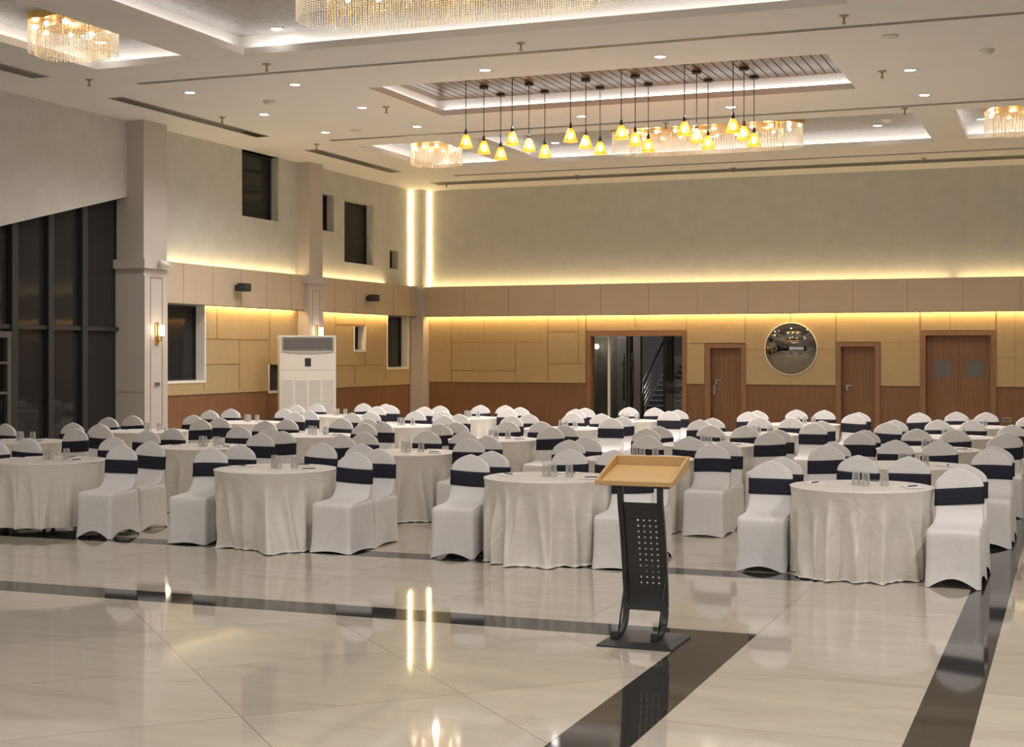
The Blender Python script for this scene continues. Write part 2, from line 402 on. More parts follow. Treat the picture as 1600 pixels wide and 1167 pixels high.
# ------------------------------------------------------------------ left wall
UW = [(25.42, 26.87, 4.68, HC), (28.60, 29.33, 4.65, 5.48), (29.84, 31.32, 4.00, 5.44), (32.22, 32.70, 3.98, 4.43)]
LW = [(22.35, 23.97, 1.37, 2.81), (26.40, 27.3, 1.10, 1.65), (30.25, 30.77, 1.97, 2.52), (32.0, 33.15, 1.54, 2.81)]
mb = MB()
for y0, y1, z0, z1 in grid_cells([21.6, YB], [2.9, HC], UW): mb.quad((XL, y0, z0), (XL, y0, z1), (XL, y1, z1), (XL, y1, z0), 0)
for y0, y1, z0, z1 in grid_cells([21.6, YB], [1.15, 2.9], LW): mb.quad((-15.70, y0, z0), (-15.70, y0, z1), (-15.70, y1, z1), (-15.70, y1, z0), 1)
for y0, y1, z0, z1 in grid_cells([21.6, YB], [0, 1.15], LW): mb.quad((-15.72, y0, z0), (-15.72, y0, z1), (-15.72, y1, z1), (-15.72, y1, z0), 2)
mb.quad((-15.72, 21.6, 1.15), (-15.70, 21.6, 1.15), (-15.70, YB, 1.15), (-15.72, YB, 1.15), 2)
# raked bulkhead over the glazing
pl = [(YF, HC), (21.6, HC), (21.6, 4.68), (14.0, 2.84), (YF, 2.84)]
mb.prism(pl[::-1], XL-.35, XL, 'x', 0)
struct(mb.build('wall_left', [M['plaster'], M['panel'], M['brown']]))
def window(i, y0, y1, z0, z1, xw, depth, fm, fw, label, pane='dglass', mull=None):
    mb = MB(); d = xw-depth
    mb.quad((xw, y0, z0), (d, y0, z0), (d, y0, z1), (xw, y0, z1)); mb.quad((xw, y1, z0), (xw, y1, z1), (d, y1, z1), (d, y1, z0))
    mb.quad((xw, y0, z0), (xw, y1, z0), (d, y1, z0), (d, y0, z0)); mb.quad((xw, y0, z1), (d, y0, z1), (d, y1, z1), (xw, y1, z1))
    o = struct(mb.build('window_%d' % i, M[fm]), label)
    if fw:
        mb = MB()
        for a, b, c, e in ((y0-fw, y1+fw, z0-fw, z0), (y0-fw, y0, z0, z1), (y1, y1+fw, z0, z1)): mb.box(xw, xw+.012, a, b, c, e)
        mb.build('window_frame', M['white'], o)
    mb = MB(); mb.quad((d+.002, y0, z0), (d+.002, y0, z1), (d+.002, y1, z1), (d+.002, y1, z0)); mb.build('pane', M[pane], o)
    mb = MB(); t = .035
    for a, b, c, e in ((y0, y1, z0, z0+t), (y0, y1, z1-t, z1), (y0, y0+t, z0+t, z1-t), (y1-t, y1, z0+t, z1-t)): mb.box(d+.003, d+.04, a, b, c, e)
    if mull:
        for zz in mull: mb.box(d+.003, d+.03, y0+t, y1-t, zz-.02, zz+.02)
    mb.build('sash_frame', M['gframe'], o)
for i, (q, lb) in enumerate(zip(UW, ('tall dark window high on the left wall reaching the ceiling', 'narrow dark upper window just right of the left column', 'large dark upper window between column and corner', 'small dark opening high beside the corner strip light'))):
    window(i+1, *q, XL, .22, 'plaster', 0, lb)
for i, (q, lb) in enumerate(zip(LW, ('dark lower window with white frame right of the cream pillar', 'small white framed window half hidden by the air conditioner', 'little white framed window in the beige panels', 'tall dark lower window near the room corner'))):
    window(i+5, *q, -15.70, .22, 'white', .05, lb)
# brass and joints on left panels
mb = MB(); g = .007
for y, z0, z1 in ((24.42, 2.17, 2.8), (25.24, 1.16, 2.17), (26.41, 1.66, 2.8), (29.31, 1.16, 2.8), (30.77, 1.6, 1.96), (30.77, 2.53, 2.8), (30.26, 1.16, 1.6), (31.9, 1.16, 1.53), (23.98, 1.16, 1.36)): mb.box(-15.701, -15.694, y-g, y+g, z0, z1)
for y0, y1, z in ((24.0, 26.41, 2.17), (24.0, 25.24, 1.67), (29.31, 30.77, 2.55), (29.31, 31.9, 1.61)): mb.box(-15.701, -15.694, y0, y1, z-g, z+g)
trim(mb, M['brass'], 'thin brass inlay strips in the left wall panels')
# beam on the left wall
mb = MB()
for y0, y1 in ((22.3, 27.66), (28.25, 33.36)):
    mb.box(XL, -15.55, y0, y1, 2.87, 3.55, 0); mb.box(-15.575, -15.55, y0, y1, 2.81, 2.87, 0); mb.box(-15.574, -15.545, y0, y1, 2.803, 2.817, 2); mb.box(-15.565, -15.55, y0, y1, 3.55, 3.575, 0)
    y = y0+.75
    while y < y1: mb.box(-15.552, -15.547, y-.004, y+.004, 2.82, 3.545, 1); y += 1.0
trim(mb, [M['beam'], M['joint'], M['gap']], 'tan panelled beam along the left wall')
mb = MB()
for y0, y1 in ((22.75, 27.6), (28.3, 31.9)): strip_segments(mb, (-15.65, y0, 3.555), (-15.65, y1, 3.555), .05, 'y')
trim(mb, M['ledw'], 'warm led strip along the top of the left beam')
mb = MB()
for y0, y1 in ((24.02, 27.4), (28.3, 31.95)): strip_segments(mb, (-15.625, y0, 2.845), (-15.625, y1, 2.845), .025, 'y')
trim(mb, M['led'], 'warm led strip under the left beam')
# corner vertical strips
mb = MB(); strip_segments(mb, (-15.375, 33.72, 3.58), (-15.375, 33.72, 6.0), .035, 'z'); strip_segments(mb, (-15.725, 33.32, 3.58), (-15.725, 33.32, 6.0), .035, 'z')
trim(mb, M['ledw'], 'vertical led strips on both sides of the corner column')

# columns
def column(y0, y1, xf, xlow, yl0, yl1, xfl, label, panel=True):
    mb = MB()
    mb.box(XL-.05, xf, y0, y1, 3.48, HC, 0)
    if xlow < XL-.1: mb.box(xlow-.1, xf-.001, y0+.001, y1, 3.45, 5.0, 0); mb.box(xlow-.1, xlow+.02, y0+.001, y1, 0, 5.0, 0)
    mb.box(xlow, xfl, yl0, yl1, 0, 3.42, 0)
    mb.box(xlow-.02, xfl+.07, yl0-.07, yl1+.07, 3.40, 3.56, 0)
    mb.box(xlow, xfl+.004, yl0-.004, yl1+.004, 1.196, 1.202, 1)
    o = trim(mb, [M['pillar'], M['joint']], label)
    if panel:
        mb = MB(); mb.box(xfl, xfl+.02, yl0, yl1, 0, 3.27, 0)
        mb.build('raised_panel', M['pillar'], o)
        mb = MB(); a, b = yl0+(yl1-yl0)*.25, yl0+(yl1-yl0)*.75; x0, x1 = xfl+.02, xfl+.024
        mb.box(x0, x1, a-.008, a+.008, .1, 3.25); mb.box(x0, x1, b-.008, b+.008, .1, 3.25); mb.box(x0, x1, a, b, 3.234, 3.25)
        mb.build('brass_inlay', M['brass'], o)
    return o
column(21.6, 22.3, -15.4, -16.0, 21.6, 22.3, -15.40, 'cream square pillar with brass inlay beside the dark glazing')
column(27.66, 28.25, -15.45, XL, 27.60, 28.25, -15.45, 'cream square column on the left wall behind the air conditioner')
mb = MB(); mb.box(XL, -15.40, 33.36, YB, 3.45, HC, 1); mb.box(XL, -15.36, 33.33, YB, 0, 3.45, 0); mb.box(XL, -15.33, 33.30, YB, 3.33, 3.52, 0)
trim(mb, [M['pillar'], M['plaster']], 'corner column between left and back walls')

# glazing at the far left
o = None
mb = MB(); mb.quad((-16.0, YF, 0), (-16.0, YF, 4.9), (-16.0, 21.6, 4.9), (-16.0, 21.6, 0))
o = struct(mb.build('window_9', M['dglass']), 'tall dark night glazing at the left edge')
mb = MB(); y = 20.62
while y > YF: mb.box(-15.99, -15.90, y-.07, y+.07, 0, 4.75); y -= .885
for zz in (.06, 2.32): mb.box(-15.985, -15.93, YF, 21.6, zz-.035, zz+.035)
mb.build('mullion', M['gframe'], o)
mb = MB()
for a, b, c, d in ((17.98, 18.08, .1, 2.24), (18.62, 18.72, .1, 2.24), (18.08, 18.62, 2.14, 2.24), (18.08, 18.62, 1.72, 1.76), (18.08, 18.62, 1.24, 1.28), (18.08, 18.62, .7, .74)): mb.box(-15.92, -15.86, a, b, c, d)
mb.build('door_frame', mat('grey glazing door frame', (.085, .08, .072), .5), o)

# other room sides (behind and beside the camera)
mb = MB(); mb.quad((XR, YF, 0), (XR, YB, 0), (XR, YB, HC), (XR, YF, HC)); struct(mb.build('wall_right', M['plaster']))
mb = MB(); mb.quad((XL-.4, YF, 0), (XL-.4, YF, HC), (XR, YF, HC), (XR, YF, 0)); struct(mb.build('wall_front', mat('dark brown front wall', (.12, .10, .085), .7)))
mb = MB(); mb.box(-13, 6, YF, YF+.06, .6, 4.4); struct(mb.build('window_10', M['dark']), 'wide dark panel added unseen for the mirror to reflect')  # unseen dark panel, added so the round mirror reflects something dark

# ------------------------------------------------------------------ doors
def frame_for(i, x0, x1, z1, fo, ft):
    mb = MB()
    mb.box(x0-fo, x0, 33.655, 33.70, 0, z1+ft); mb.box(x1, x1+fo, 33.655, 33.70, 0, z1+ft); mb.box(x0, x1, 33.655, 33.70, z1, z1+ft)
    return struct(mb.build('door_%d' % i, M['frame']))
d1 = frame_for(1, -11.02, -8.73, 2.30, .115, .125); d1['label'] = 'wide glass entrance door onto the dim stair hall'
# fixed pane, opened glass leaf and pull handles
mb = MB(); mb.box(-10.98, -10.63, 33.93, 33.942, 0, 2.27); mb.build('glass_pane', M['cglass'], d1)
mb = MB(); mb.box(-9.2, -8.75, 33.93, 33.942, 0, 2.27); mb.build('glass_pane', M['cglass'], d1)
mb = MB(); mb.box(-10.66, -10.60, 33.90, 33.96, 0, 2.29); mb.build('post', M['white'], d1)
lf = MB(); ax, ay, bx_, by = -10.57, 34.02, -10.62, 35.0
lf.quad((ax, ay, .02), (bx_+.25, by, .02), (bx_+.25, by, 2.25), (ax, ay, 2.25)); leaf = lf.build('glass_leaf', M['cglass'], d1)
for hx, hy in ((-10.48, 34.68), (-10.27, 34.75)):
    mb = MB(); mb.tube([(hx, hy, .70), (hx, hy, 1.88)], .022); mb.tube([(hx, hy, 1.05), (hx-.09, hy+.02, 1.05)], .012); mb.tube([(hx, hy, 1.6), (hx-.09, hy+.02, 1.6)], .012); mb.build('pull_handle', mat('bronze handle', (.12, .08, .05), .4, .6), leaf)
def bolt(parent, x, z):
    mb = MB(); mb.box(x-.09, x+.09, 33.83, 33.845, z-.018, z+.018); mb.tube([(x-.12, 33.822, z), (x+.12, 33.822, z)], .011); mb.box(x-.03, x+.0, 33.81, 33.84, z-.10, z); mb.build('latch', M['steel'], parent)
def handle(parent, x, z):
    mb = MB(); mb.box(x-.025, x+.025, 33.83, 33.845, z-.11, z+.11); mb.tube([(x, 33.835, z+.03), (x, 33.79, z+.03), (x+.12, 33.79, z+.03)], .011); mb.build('lever_handle', M['steel'], parent)
d2 = frame_for(2, -8.05, -7.31, 2.01, .125, .10); d2['label'] = 'brown single door left of the round mirror'
mb = MB(); mb.box(-8.045, -7.315, 33.845, 33.88, .005, 2.0); l2 = mb.build('door_leaf', M['brown2'], d2); bolt(l2, -7.93, 1.25); handle(l2, -7.99, 1.02)
d3 = frame_for(3, -5.00, -4.24, 2.04, .115, .095); d3['label'] = 'brown single door right of the round mirror'
mb = MB(); mb.box(-4.995, -4.245, 33.845, 33.88, .005, 2.03); l3 = mb.build('door_leaf', M['brown2'], d3); bolt(l3, -4.87, 1.14)
d4 = frame_for(4, -3.13, -1.74, 2.285, .115, .105); d4['label'] = 'brown double door with two grey vision panels'
for a, b, w0, w1 in ((-3.125, -2.437, -2.97, -2.59), (-2.431, -1.745, -2.27, -1.90)):
    mb = MB(); mb.box(a, b, 33.845, 33.88, .005, 2.275); lf = mb.build('door_leaf', M['brown2'], d4)
    mb = MB(); mb.box(w0, w1, 33.842, 33.85, 1.34, 1.72); mb.build('vision_panel', M['frost'], lf)

# stair hall behind the glass door
mb = MB(); yb = 48.0
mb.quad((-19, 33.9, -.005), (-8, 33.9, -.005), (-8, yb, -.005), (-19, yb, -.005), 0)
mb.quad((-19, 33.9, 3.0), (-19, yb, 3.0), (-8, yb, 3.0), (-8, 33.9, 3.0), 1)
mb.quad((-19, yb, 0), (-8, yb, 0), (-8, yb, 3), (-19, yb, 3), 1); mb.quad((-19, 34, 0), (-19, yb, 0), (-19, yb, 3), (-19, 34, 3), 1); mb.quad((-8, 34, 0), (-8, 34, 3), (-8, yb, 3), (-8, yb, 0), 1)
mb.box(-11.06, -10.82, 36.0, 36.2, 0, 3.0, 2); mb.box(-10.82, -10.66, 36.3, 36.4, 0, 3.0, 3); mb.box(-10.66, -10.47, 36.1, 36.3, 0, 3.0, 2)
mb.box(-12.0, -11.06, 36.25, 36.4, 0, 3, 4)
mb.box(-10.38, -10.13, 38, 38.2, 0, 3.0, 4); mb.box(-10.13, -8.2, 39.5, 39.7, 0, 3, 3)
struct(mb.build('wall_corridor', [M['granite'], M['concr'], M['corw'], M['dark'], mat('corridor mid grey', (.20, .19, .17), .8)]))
st = thing('staircase', 'black stone staircase with steel railing seen through the glass door', 'staircase', (-11.9, 42.3, 0))
mb = MB()
for k in range(12): mb.box(-.25, 1.0, k*.28, 5.0, k*.15, (k+1)*.15-.03, 0); mb.box(-.27, 1.0, k*.28-.02, k*.28+.30, (k+1)*.15-.03, (k+1)*.15, 1)
mb.build('steps', [M['stair'], mat('stair tread edge', (.10, .10, .10), .5)], st)
rl = MB(); rl.tube([(-.28, 0, 1.0), (-.28, 3.4, 2.82)], .035); rl.build('handrail', M['blackm'], st)
for yy, z0, z1 in ((0, 0, 1.0), (2.9, 1.4, 2.6)):
    mb = MB(); mb.tube([(-.28, yy, z0), (-.28, yy, z1)], .03); mb.build('post', M['blackm'], st)
for k in range(4):
    mb = MB(); mb.tube([(-.28, 0, .25+.17*k), (-.28, 3.4, 2.07+.17*k)], .009); mb.build('rail', M['steel'], st)
sf = thing('armchair', 'grey padded armchair in the dim hall behind the glass door', 'armchair', (-9.72, 38.75, 0))
mb = MB(); mb.box(-.4, .4, -.35, .35, .18, .45); mb.build('seat', M['concr'], sf, .04)
mb = MB(); mb.box(-.4, .4, .22, .38, .45, .95); mb.build('backrest', M['concr'], sf, .05)
for sx in (-.33, .33):
    for sy in (-.28, .28):
        mb = MB(); mb.tube([(sx, sy, 0), (sx, sy, .18)], .02); mb.build('leg', M['dark'], sf)
bl = thing('pendant_bulb', 'bright bare bulb hanging in the hall behind the glass door', 'light bulb', (-11.62, 36.0, 2.06))
mb = MB(); mb.sphere((0, 0, 0), .065); mb.build('bulb', M['cbulb'], bl)
mb = MB(); mb.tube([(0, 0, .06), (0, 0, .94)], .008); mb.build('cord', M['dark'], bl)

# ------------------------------------------------------------------ wall things
mr = thing('round_mirror', 'round domed mirror on the beige back wall between two doors', 'mirror', (-6.14, 33.66, 1.99))
prof = [(.60*sin(R(a))/sin(R(26)), -.02-.60/sin(R(26))*(cos(R(a))-cos(R(26)))) for a in range(26, 0, -2)]
mb = MB(); mb.lathe(prof, n=64, axis='y', cap0=False); mb.build('mirror_glass', M['chrome'], mr)
mb = MB(); mb.lathe([(.585, 0), (.612, 0), (.612, -.03), (.597, -.032), (.585, -.02)], n=64, axis='y', cap0=False, cap1=False); mb.build('rim', M['white'], mr)
def speaker(y, z, label):
    o = thing('wall_speaker', label, 'speaker', (-15.55, y, z), 0, 'black speakers on the left beam')
    mb = MB(); mb.prism([(.10, -.16), (.26, -.13), (.26, .11), (.10, .16)], -.075, .085, 'z', 0)
    mb.prism([(.26, -.13), (.29, -.09), (.29, .07), (.26, .11)], -.07, .08, 'z', 0); mb.build('cabinet', M['blackp'], o, .02)
    mb = MB(); mb.tube([(0, -.02, 0), (.11, -.02, 0)], .022); mb.box(0, .012, -.07, .03, -.06, .06); mb.build('bracket', M['dark'], o)
speaker(24.9, 3.19, 'black wall speaker on the beam between pillar and air conditioner')
speaker(30.61, 3.18, 'black wall speaker on the beam nearer the room corner')
def sconce(y, x, z, label):
    o = thing('wall_sconce', label, 'wall lamp', (x, y, z), 0, 'brass wall sconces')
    mb = MB(); mb.box(0, .02, -.045, .045, -.2, .2); mb.build('back_plate', M['gold'], o, .004)
    mb = MB(); mb.tube([(.02, 0, -.12), (.07, .0, -.13), (.11, 0, -.10), (.11, 0, -.05)], .016); mb.lathe([(.02, -.07), (.05, -.06), (.05, -.04)], (.11, 0, 0), 16); mb.build('arm', M['gold'], o)
    mb = MB(); mb.lathe([(.048, -.04), (.052, .0), (.052, .15), (.044, .15), (.044, -.03)], (.11, 0, 0), 18, cap1=False); mb.build('lamp_shade', M['sconce'], o)
    lamp('POINT', (x+.24, y-.02, z+.12), 1.6, (1, .84, .6), .06)
def lamp(kind, loc, energy, col, size, rot=None, spot=None, sy=None):
    L = bpy.data.lights.new('lamp', kind); L.energy = energy; L.color = col
    if kind == 'AREA':
        L.size = size
        if sy: L.shape = 'RECTANGLE'; L.size_y = sy
    else: L.shadow_soft_size = size
    if spot: L.spot_size = R(spot); L.spot_blend = 1.
    o = bpy.data.objects.new('lamp', L); COL.objects.link(o); o.location = loc
    if rot: o.rotation_euler = rot
    return o
sconce(21.95, -15.376, 2.24, 'lit brass wall sconce on the cream pillar beside the glazing')
sconce(27.925, -15.426, 2.30, 'lit brass wall sconce half hidden behind the air conditioner')
o = thing('security_camera', 'small white bullet security camera on the pillar ledge', 'security camera', (-15.33, 22.02, 3.48))
mb = MB(); mb.box(0, .035, -.08, .02, -.07, .07); mb.tube([(.03, -.03, 0), (.08, -.03, .01)], .02); mb.build('mount', M['plastic'], o, .005)
mb = MB(); mb.tube([(.07, -.12, .035), (.11, .06, .0)], .05, 14); mb.build('camera_body', M['plastic'], o)
mb = MB(); mb.tube([(.1095, .055, .001), (.113, .072, -.002)], .034, 14); mb.build('lens', M['dark'], o)
def outlet(loc, rz, label):
    o = thing('socket_plate', label, 'socket', loc, rz)
    mb = MB(); mb.box(-.085, .085, -.012, 0, -.045, .045); p = mb.build('plate', M['acg'], o, .004)
    for sx in (-.045, .0, .045):
        mb = MB(); mb.box(sx-.016, sx+.016, -.016, -.012, -.028, .028); mb.build('switch', M['dark'], o)
outlet((-15.376, 21.96, 1.335), R(90), 'grey switch plate on the cream pillar below the sconce')
outlet((-1.40, 33.70, .425), 0, 'grey wall socket low on the brown wall right of the double door')

# floor standing air conditioner
ac = thing('air_conditioner', 'tall white floor standing air conditioner in front of the left column', 'air conditioner', (-14.56, 26.0, 0), R(35))
W = .575
mb = MB(); mb.box(-W, W, 0, .45, 0, 2.25); mb.box(-W+.01, W-.01, -.012, 0, .05, 1.535); mb.box(-W+.01, W-.01, -.012, 0, 1.54, 2.24); mb.build('cabinet', M['acw'], ac, .012)
mb = MB(); bz = [( -W+.04, 2.225), (W-.04, 2.225), (W-.04, 1.915)]+[(W-.04-(2*W-.08)*k/10, 1.915-.035*sin(pi*k/10)) for k in range(1, 10)]+[(-W+.04, 1.915)]
mb.prism([(p[0], p[1]) for p in bz], -.028, -.012, 'y'); lou = mb.build('louver_bezel', M['acg'], ac)
mb = MB(); mb.box(-W+.075, W-.075, -.032, -.028, 1.955, 2.205); mb.build('outlet_opening', M['dark'], lou)
for k in range(7):
    mb = MB(); z = 1.975+.035*k; mb.box(-W+.078, W-.078, -.05, -.030, z-.006, z+.006); mb.build('blade', M['acg'], lou)
mb = MB(); mb.box(-.062, .062, -.02, -.012, 1.62, 1.79); disp = mb.build('display', M['dark'], ac, .004)
mb = MB(); mb.box(-.03, .03, -.022, -.02, 1.655, 1.70); mb.build('screen', M['blackp'], disp)
for cx0, cx1 in ((-.53, -.307), (-.252, -.029), (.029, .252), (.307, .527)):
    mb = MB(); mb.box(cx0, cx1, -.014, -.012, .3, 1.355, 1); z = .31
    while z < 1.35: mb.prism([(-.026, z), (-.014, z+.002), (-.014, z+.016)], cx0, cx1, 'x', 0); z += .0273
    mb.build('intake_grille', [M['acw'], M['acg']], ac)

# ------------------------------------------------------------------ ceiling things
YD = (19.60, 21.85, 24.05); XD = (-13.1, -11.2, -8.04, -5.4, -2.25)
RN = ('front', 'middle', 'rear'); CN = ('leftmost', 'second-from-left', 'third-from-left', 'fourth-from-left', 'rightmost')
def mk_downlight():
    o = thing('downlight', '', 'ceiling light', (0, 0, 0), 0, 'recessed ceiling downlights')
    mb = MB(); mb.lathe([(.075, -.002), (.10, -.012), (.105, 0), (.075, 0)], n=24, cap0=False, cap1=False); mb.build('trim_ring', M['plastic'], o)
    mb = MB(); mb.lathe([(.001, -.004), (.076, -.004), (.076, -.001)], n=24); mb.build('lens', M['lens'], o)
    return o
dl0 = mk_downlight(); used = [False]
def downlight(x, y, z, label, light=True):
    if not used[0]: used[0] = True; dl0.location = (x, y, z); dl0['label'] = label
    else: dup(dl0, (x, y, z), 0, label)
for j, y in enumerate(YD):
    for i, x in enumerate(XD):
        if j == 1 and i in (2, 3): continue
        if (i, j) == (4, 0): continue
        downlight(x, y, HC, 'round recessed downlight, %s of the %s row around the slatted wooden tray' % (CN[i], RN[j]))
for x, y, z, lb in ((-10.2, 17.35, 6.34, 'round downlight in the large front coffer near its left corner'), (-10.25, 28.9, 6.34, 'round downlight in the long rear coffer at its left end'),
                    (-6.95, 29.2, 6.34, 'round downlight in the long rear coffer behind the pendant lamps'), (-3.6, 29.0, 6.34, 'round downlight in the long rear coffer at its right end'),
                    (-1.65, 28.9, 6.34, 'round downlight in the right rear coffer'), (-13.0, 17.2, 6.34, 'round downlight in the left front coffer behind the chandelier')):
    downlight(x, y, z, lb)
# sprinklers
sp0 = thing('sprinkler', '', 'sprinkler', (0, 0, 0), 0, 'fire sprinklers under the ceiling')
mb = MB(); mb.lathe([(.001, -.002), (.062, -.002), (.062, -.010), (.025, -.022), (.001, -.022)], n=16); mb.build('escutcheon', M['brasso'], sp0)
mb = MB(); mb.tube([(0, 0, -.02), (0, 0, -.10)], .014); mb.box(-.022, .022, -.006, .006, -.09, -.08); mb.build('nozzle', M['brasso'], sp0)
mb = MB(); mb.lathe([(.001, -.10), (.03, -.102), (.03, -.107), (.001, -.107)], n=14); mb.build('deflector', M['brasso'], sp0)
SP = [(-13.89, 18.11, 'left of the front slot'), (-10.78, 18.06, 'in front of the long front slot, left'), (-6.89, 18.06, 'under the large front coffer edge'), (-2.64, 18.02, 'near the top right of the front coffer'),
      (-13.94, 21.85, 'beside the left diffuser'), (-10.79, 21.94, 'left of the slatted wooden tray'), (-2.64, 21.79, 'right of the slatted wooden tray'), (-14.0, 25.35, 'by the second left diffuser'), (-6.86, 25.29, 'between pendant lamps and rear coffer'),
      (-2.68, 25.23, 'between rear coffer and right downlights'), (-14.27, 32.33, 'near the room corner'), (-10.80, 32.0, 'by the rear slot, left'), (-7.12, 31.96, 'by the rear slot, middle'), (-2.99, 31.85, 'by the rear slot, right')]
for k, (x, y, lb) in enumerate(SP):
    lb = 'small metal ceiling sprinkler '+lb
    if k == 0: sp0.location = (x, y, HC); sp0['label'] = lb
    else: dup(sp0, (x, y, HC), 0, lb)
for x, y, z, lb, big in ((-12.33, 20.74, HC, 'white smoke detector on the ceiling left of the wooden tray', 1), (-1.12, 20.78, HC, 'white smoke detector on the ceiling at far right', 1), (-3.33, 28.3, 6.34, 'white smoke detector inside the long rear coffer', 1),
                         (-2.25, 19.40, HC, 'flat round cover plate on the ceiling above the tray corner', 0), (-12.46, 24.05, HC, 'flat round cover plate on the ceiling near the rear left downlight', 0)):
    o = thing('smoke_detector' if big else 'cover_plate', lb, 'smoke detector' if big else 'ceiling plate', (x, y, z))
    mb = MB(); mb.lathe([(.001, -.002), (.11, -.002), (.11, -.015), (.001, -.018)], n=20); mb.build('base', M['plastic'], o)
    if big: mb = MB(); mb.lathe([(.085, -.012), (.08, -.05), (.05, -.065), (.001, -.066)], n=20, cap0=False); mb.build('cap', M['plastic'], o)
# air slots
def slot(x0, x1, y0, y1, label, n=1):
    o = thing('air_diffuser', label, 'air vent', ((x0+x1)/2, (y0+y1)/2, HC)); a, b = (x1-x0)/2, (y1-y0)/2
    mb = MB(); mb.box(-a, a, -b, b, -.008, -.002); mb.build('slot_plate', M['slot'], o)
    t = .012; mb = MB()
    for p in ((-a, a, -b, -b+t), (-a, a, b-t, b), (-a, -a+t, -b+t, b-t), (a-t, a, -b+t, b-t)): mb.box(*p, -.011, -.007)
    mb.build('rim', M['lip'], o)
    for k in range(1, n):
        mb = MB()
        if a > b: y = -b+2*b*k/n; mb.box(-a+t, a-t, y-.006, y+.006, -.016, -.006)
        else: x = -a+2*a*k/n; mb.box(x-.006, x+.006, -b+t, b-t, -.016, -.006)
        mb.build('vane', M['slot'], o)
slot(-13.4, XR-.5, 18.62, 18.71, 'long thin dark air slot in front of the wooden tray')
slot(-13.5, XR-.5, 24.95, 25.06, 'long thin air slot between the wooden tray and rear coffers')
slot(-13.5, XR-.5, 30.97, 31.07, 'long thin air slot behind the rear coffers')
slot(-14.6, XR-.5, 32.10, 32.62, 'wide bronze air slot along the back wall', 1)
slot(-14.62, -14.33, 19.55, 24.1, 'bronze air diffuser over the left wall, middle of three', 1)
slot(-14.64, -14.33, 26.0, 29.95, 'bronze air diffuser over the left wall, rearmost', 1)
slot(-14.62, -14.30, 12.5, 17.7, 'bronze air diffuser over the left wall, at the left edge', 1)

# chandeliers
def outline(L, Wd, n, lob):
    pts = []; r = Wd/2; s = max(0, L/2-r)
    per = 4*s+2*pi*r
    for k in range(n):
        t = per*k/n
        if t < 2*s: p = (-s+t, -r); nn = (0, -1)
        elif t < 2*s+pi*r: a = -pi/2+(t-2*s)/r; p = (s+r*cos(a), r*sin(a)); nn = (cos(a), sin(a))
        elif t < 4*s+pi*r: p = (s-(t-2*s-pi*r), r); nn = (0, 1)
        else: a = pi/2+(t-4*s-pi*r)/r; p = (-s+r*cos(a), r*sin(a)); nn = (cos(a), sin(a))
        w = lob*abs(sin(pi*6*k/n))
        pts.append((p[0]+nn[0]*w, p[1]+nn[1]*w))
    return pts
def chandelier(x, y, L, Wd, nb, label, n):
    o = thing('chandelier', label, 'chandelier', (x, y, 6.34), 0, 'crystal strand ceiling chandeliers')
    out = outline(L, Wd, 96, .07)
    mb = MB(); mb.prism(out, -.09, 0, 'z', 0, True); mb.build('canopy', M['gold'], o)
    inn = outline(L*.78, Wd*.62, 64, .05)
    mb = MB(); mb.prism(inn, -.16, -.09, 'z', 0, True); mb.build('inner_ring', M['gold'], o)
    def strands(pts, z0, z1, r, nbead, nm, m_):
        mb = MB(); rnd = random.Random(3)
        for (px, py) in pts:
            zz = z1+rnd.uniform(-.012, .012); h = (z0-zz)/nbead
            for k in range(nbead):
                a = zz+h*k; c_ = a+h/2; q = r
                mb.add([(px, py, a), (px+q, py, c_), (px, py+q, c_), (px-q, py, c_), (px, py-q, c_), (px, py, a+h*.94)], [(0, 2, 1), (0, 3, 2), (0, 4, 3), (0, 1, 4), (5, 1, 2), (5, 2, 3), (5, 3, 4), (5, 4, 1)])
        s_ = mb.build(nm, m_, o); s_['kind'] = 'stuff'
    strands(outline(L-.04, Wd-.04, n, .07), -.09, -.50, .0085, 14, 'bead_curtain', M['beads'])
    strands(outline(L*.80, Wd*.66, int(n*.45), .05), -.16, -.54, .0085, 13, 'inner_bead_curtain', M['beadg'])
    bp = outline(L*.9, Wd*.78, nb, .02)
    for px, py in bp:
        mb = MB(); mb.sphere((px, py, -.15), .035, 8); mb.build('bulb', M['cbulb'], o)
    k = max(1, round(L/1.3))
    for i in range(k): lamp('POINT', (x+(i-(k-1)/2)*1.2, y, 6.02), 10, (1, .92, .78), .05)
    return o
chandelier(-6.62, 15.35, 4.0, 1.15, 22, 'longest crystal chandelier, cut by the top edge, in the front coffer', 300)
chandelier(-12.33, 15.75, 1.12, .86, 9, 'short crystal chandelier in the left front coffer', 130)
chandelier(-12.48, 27.75, 1.06, .86, 9, 'short crystal chandelier in the left rear coffer', 120)
chandelier(-6.70, 27.65, 3.65, 1.0, 20, 'long crystal chandelier in the rear coffer behind the pendants', 270)
chandelier(-.80, 27.5, 1.4, 1.0, 9, 'crystal chandelier in the rear coffer at the right edge', 120)

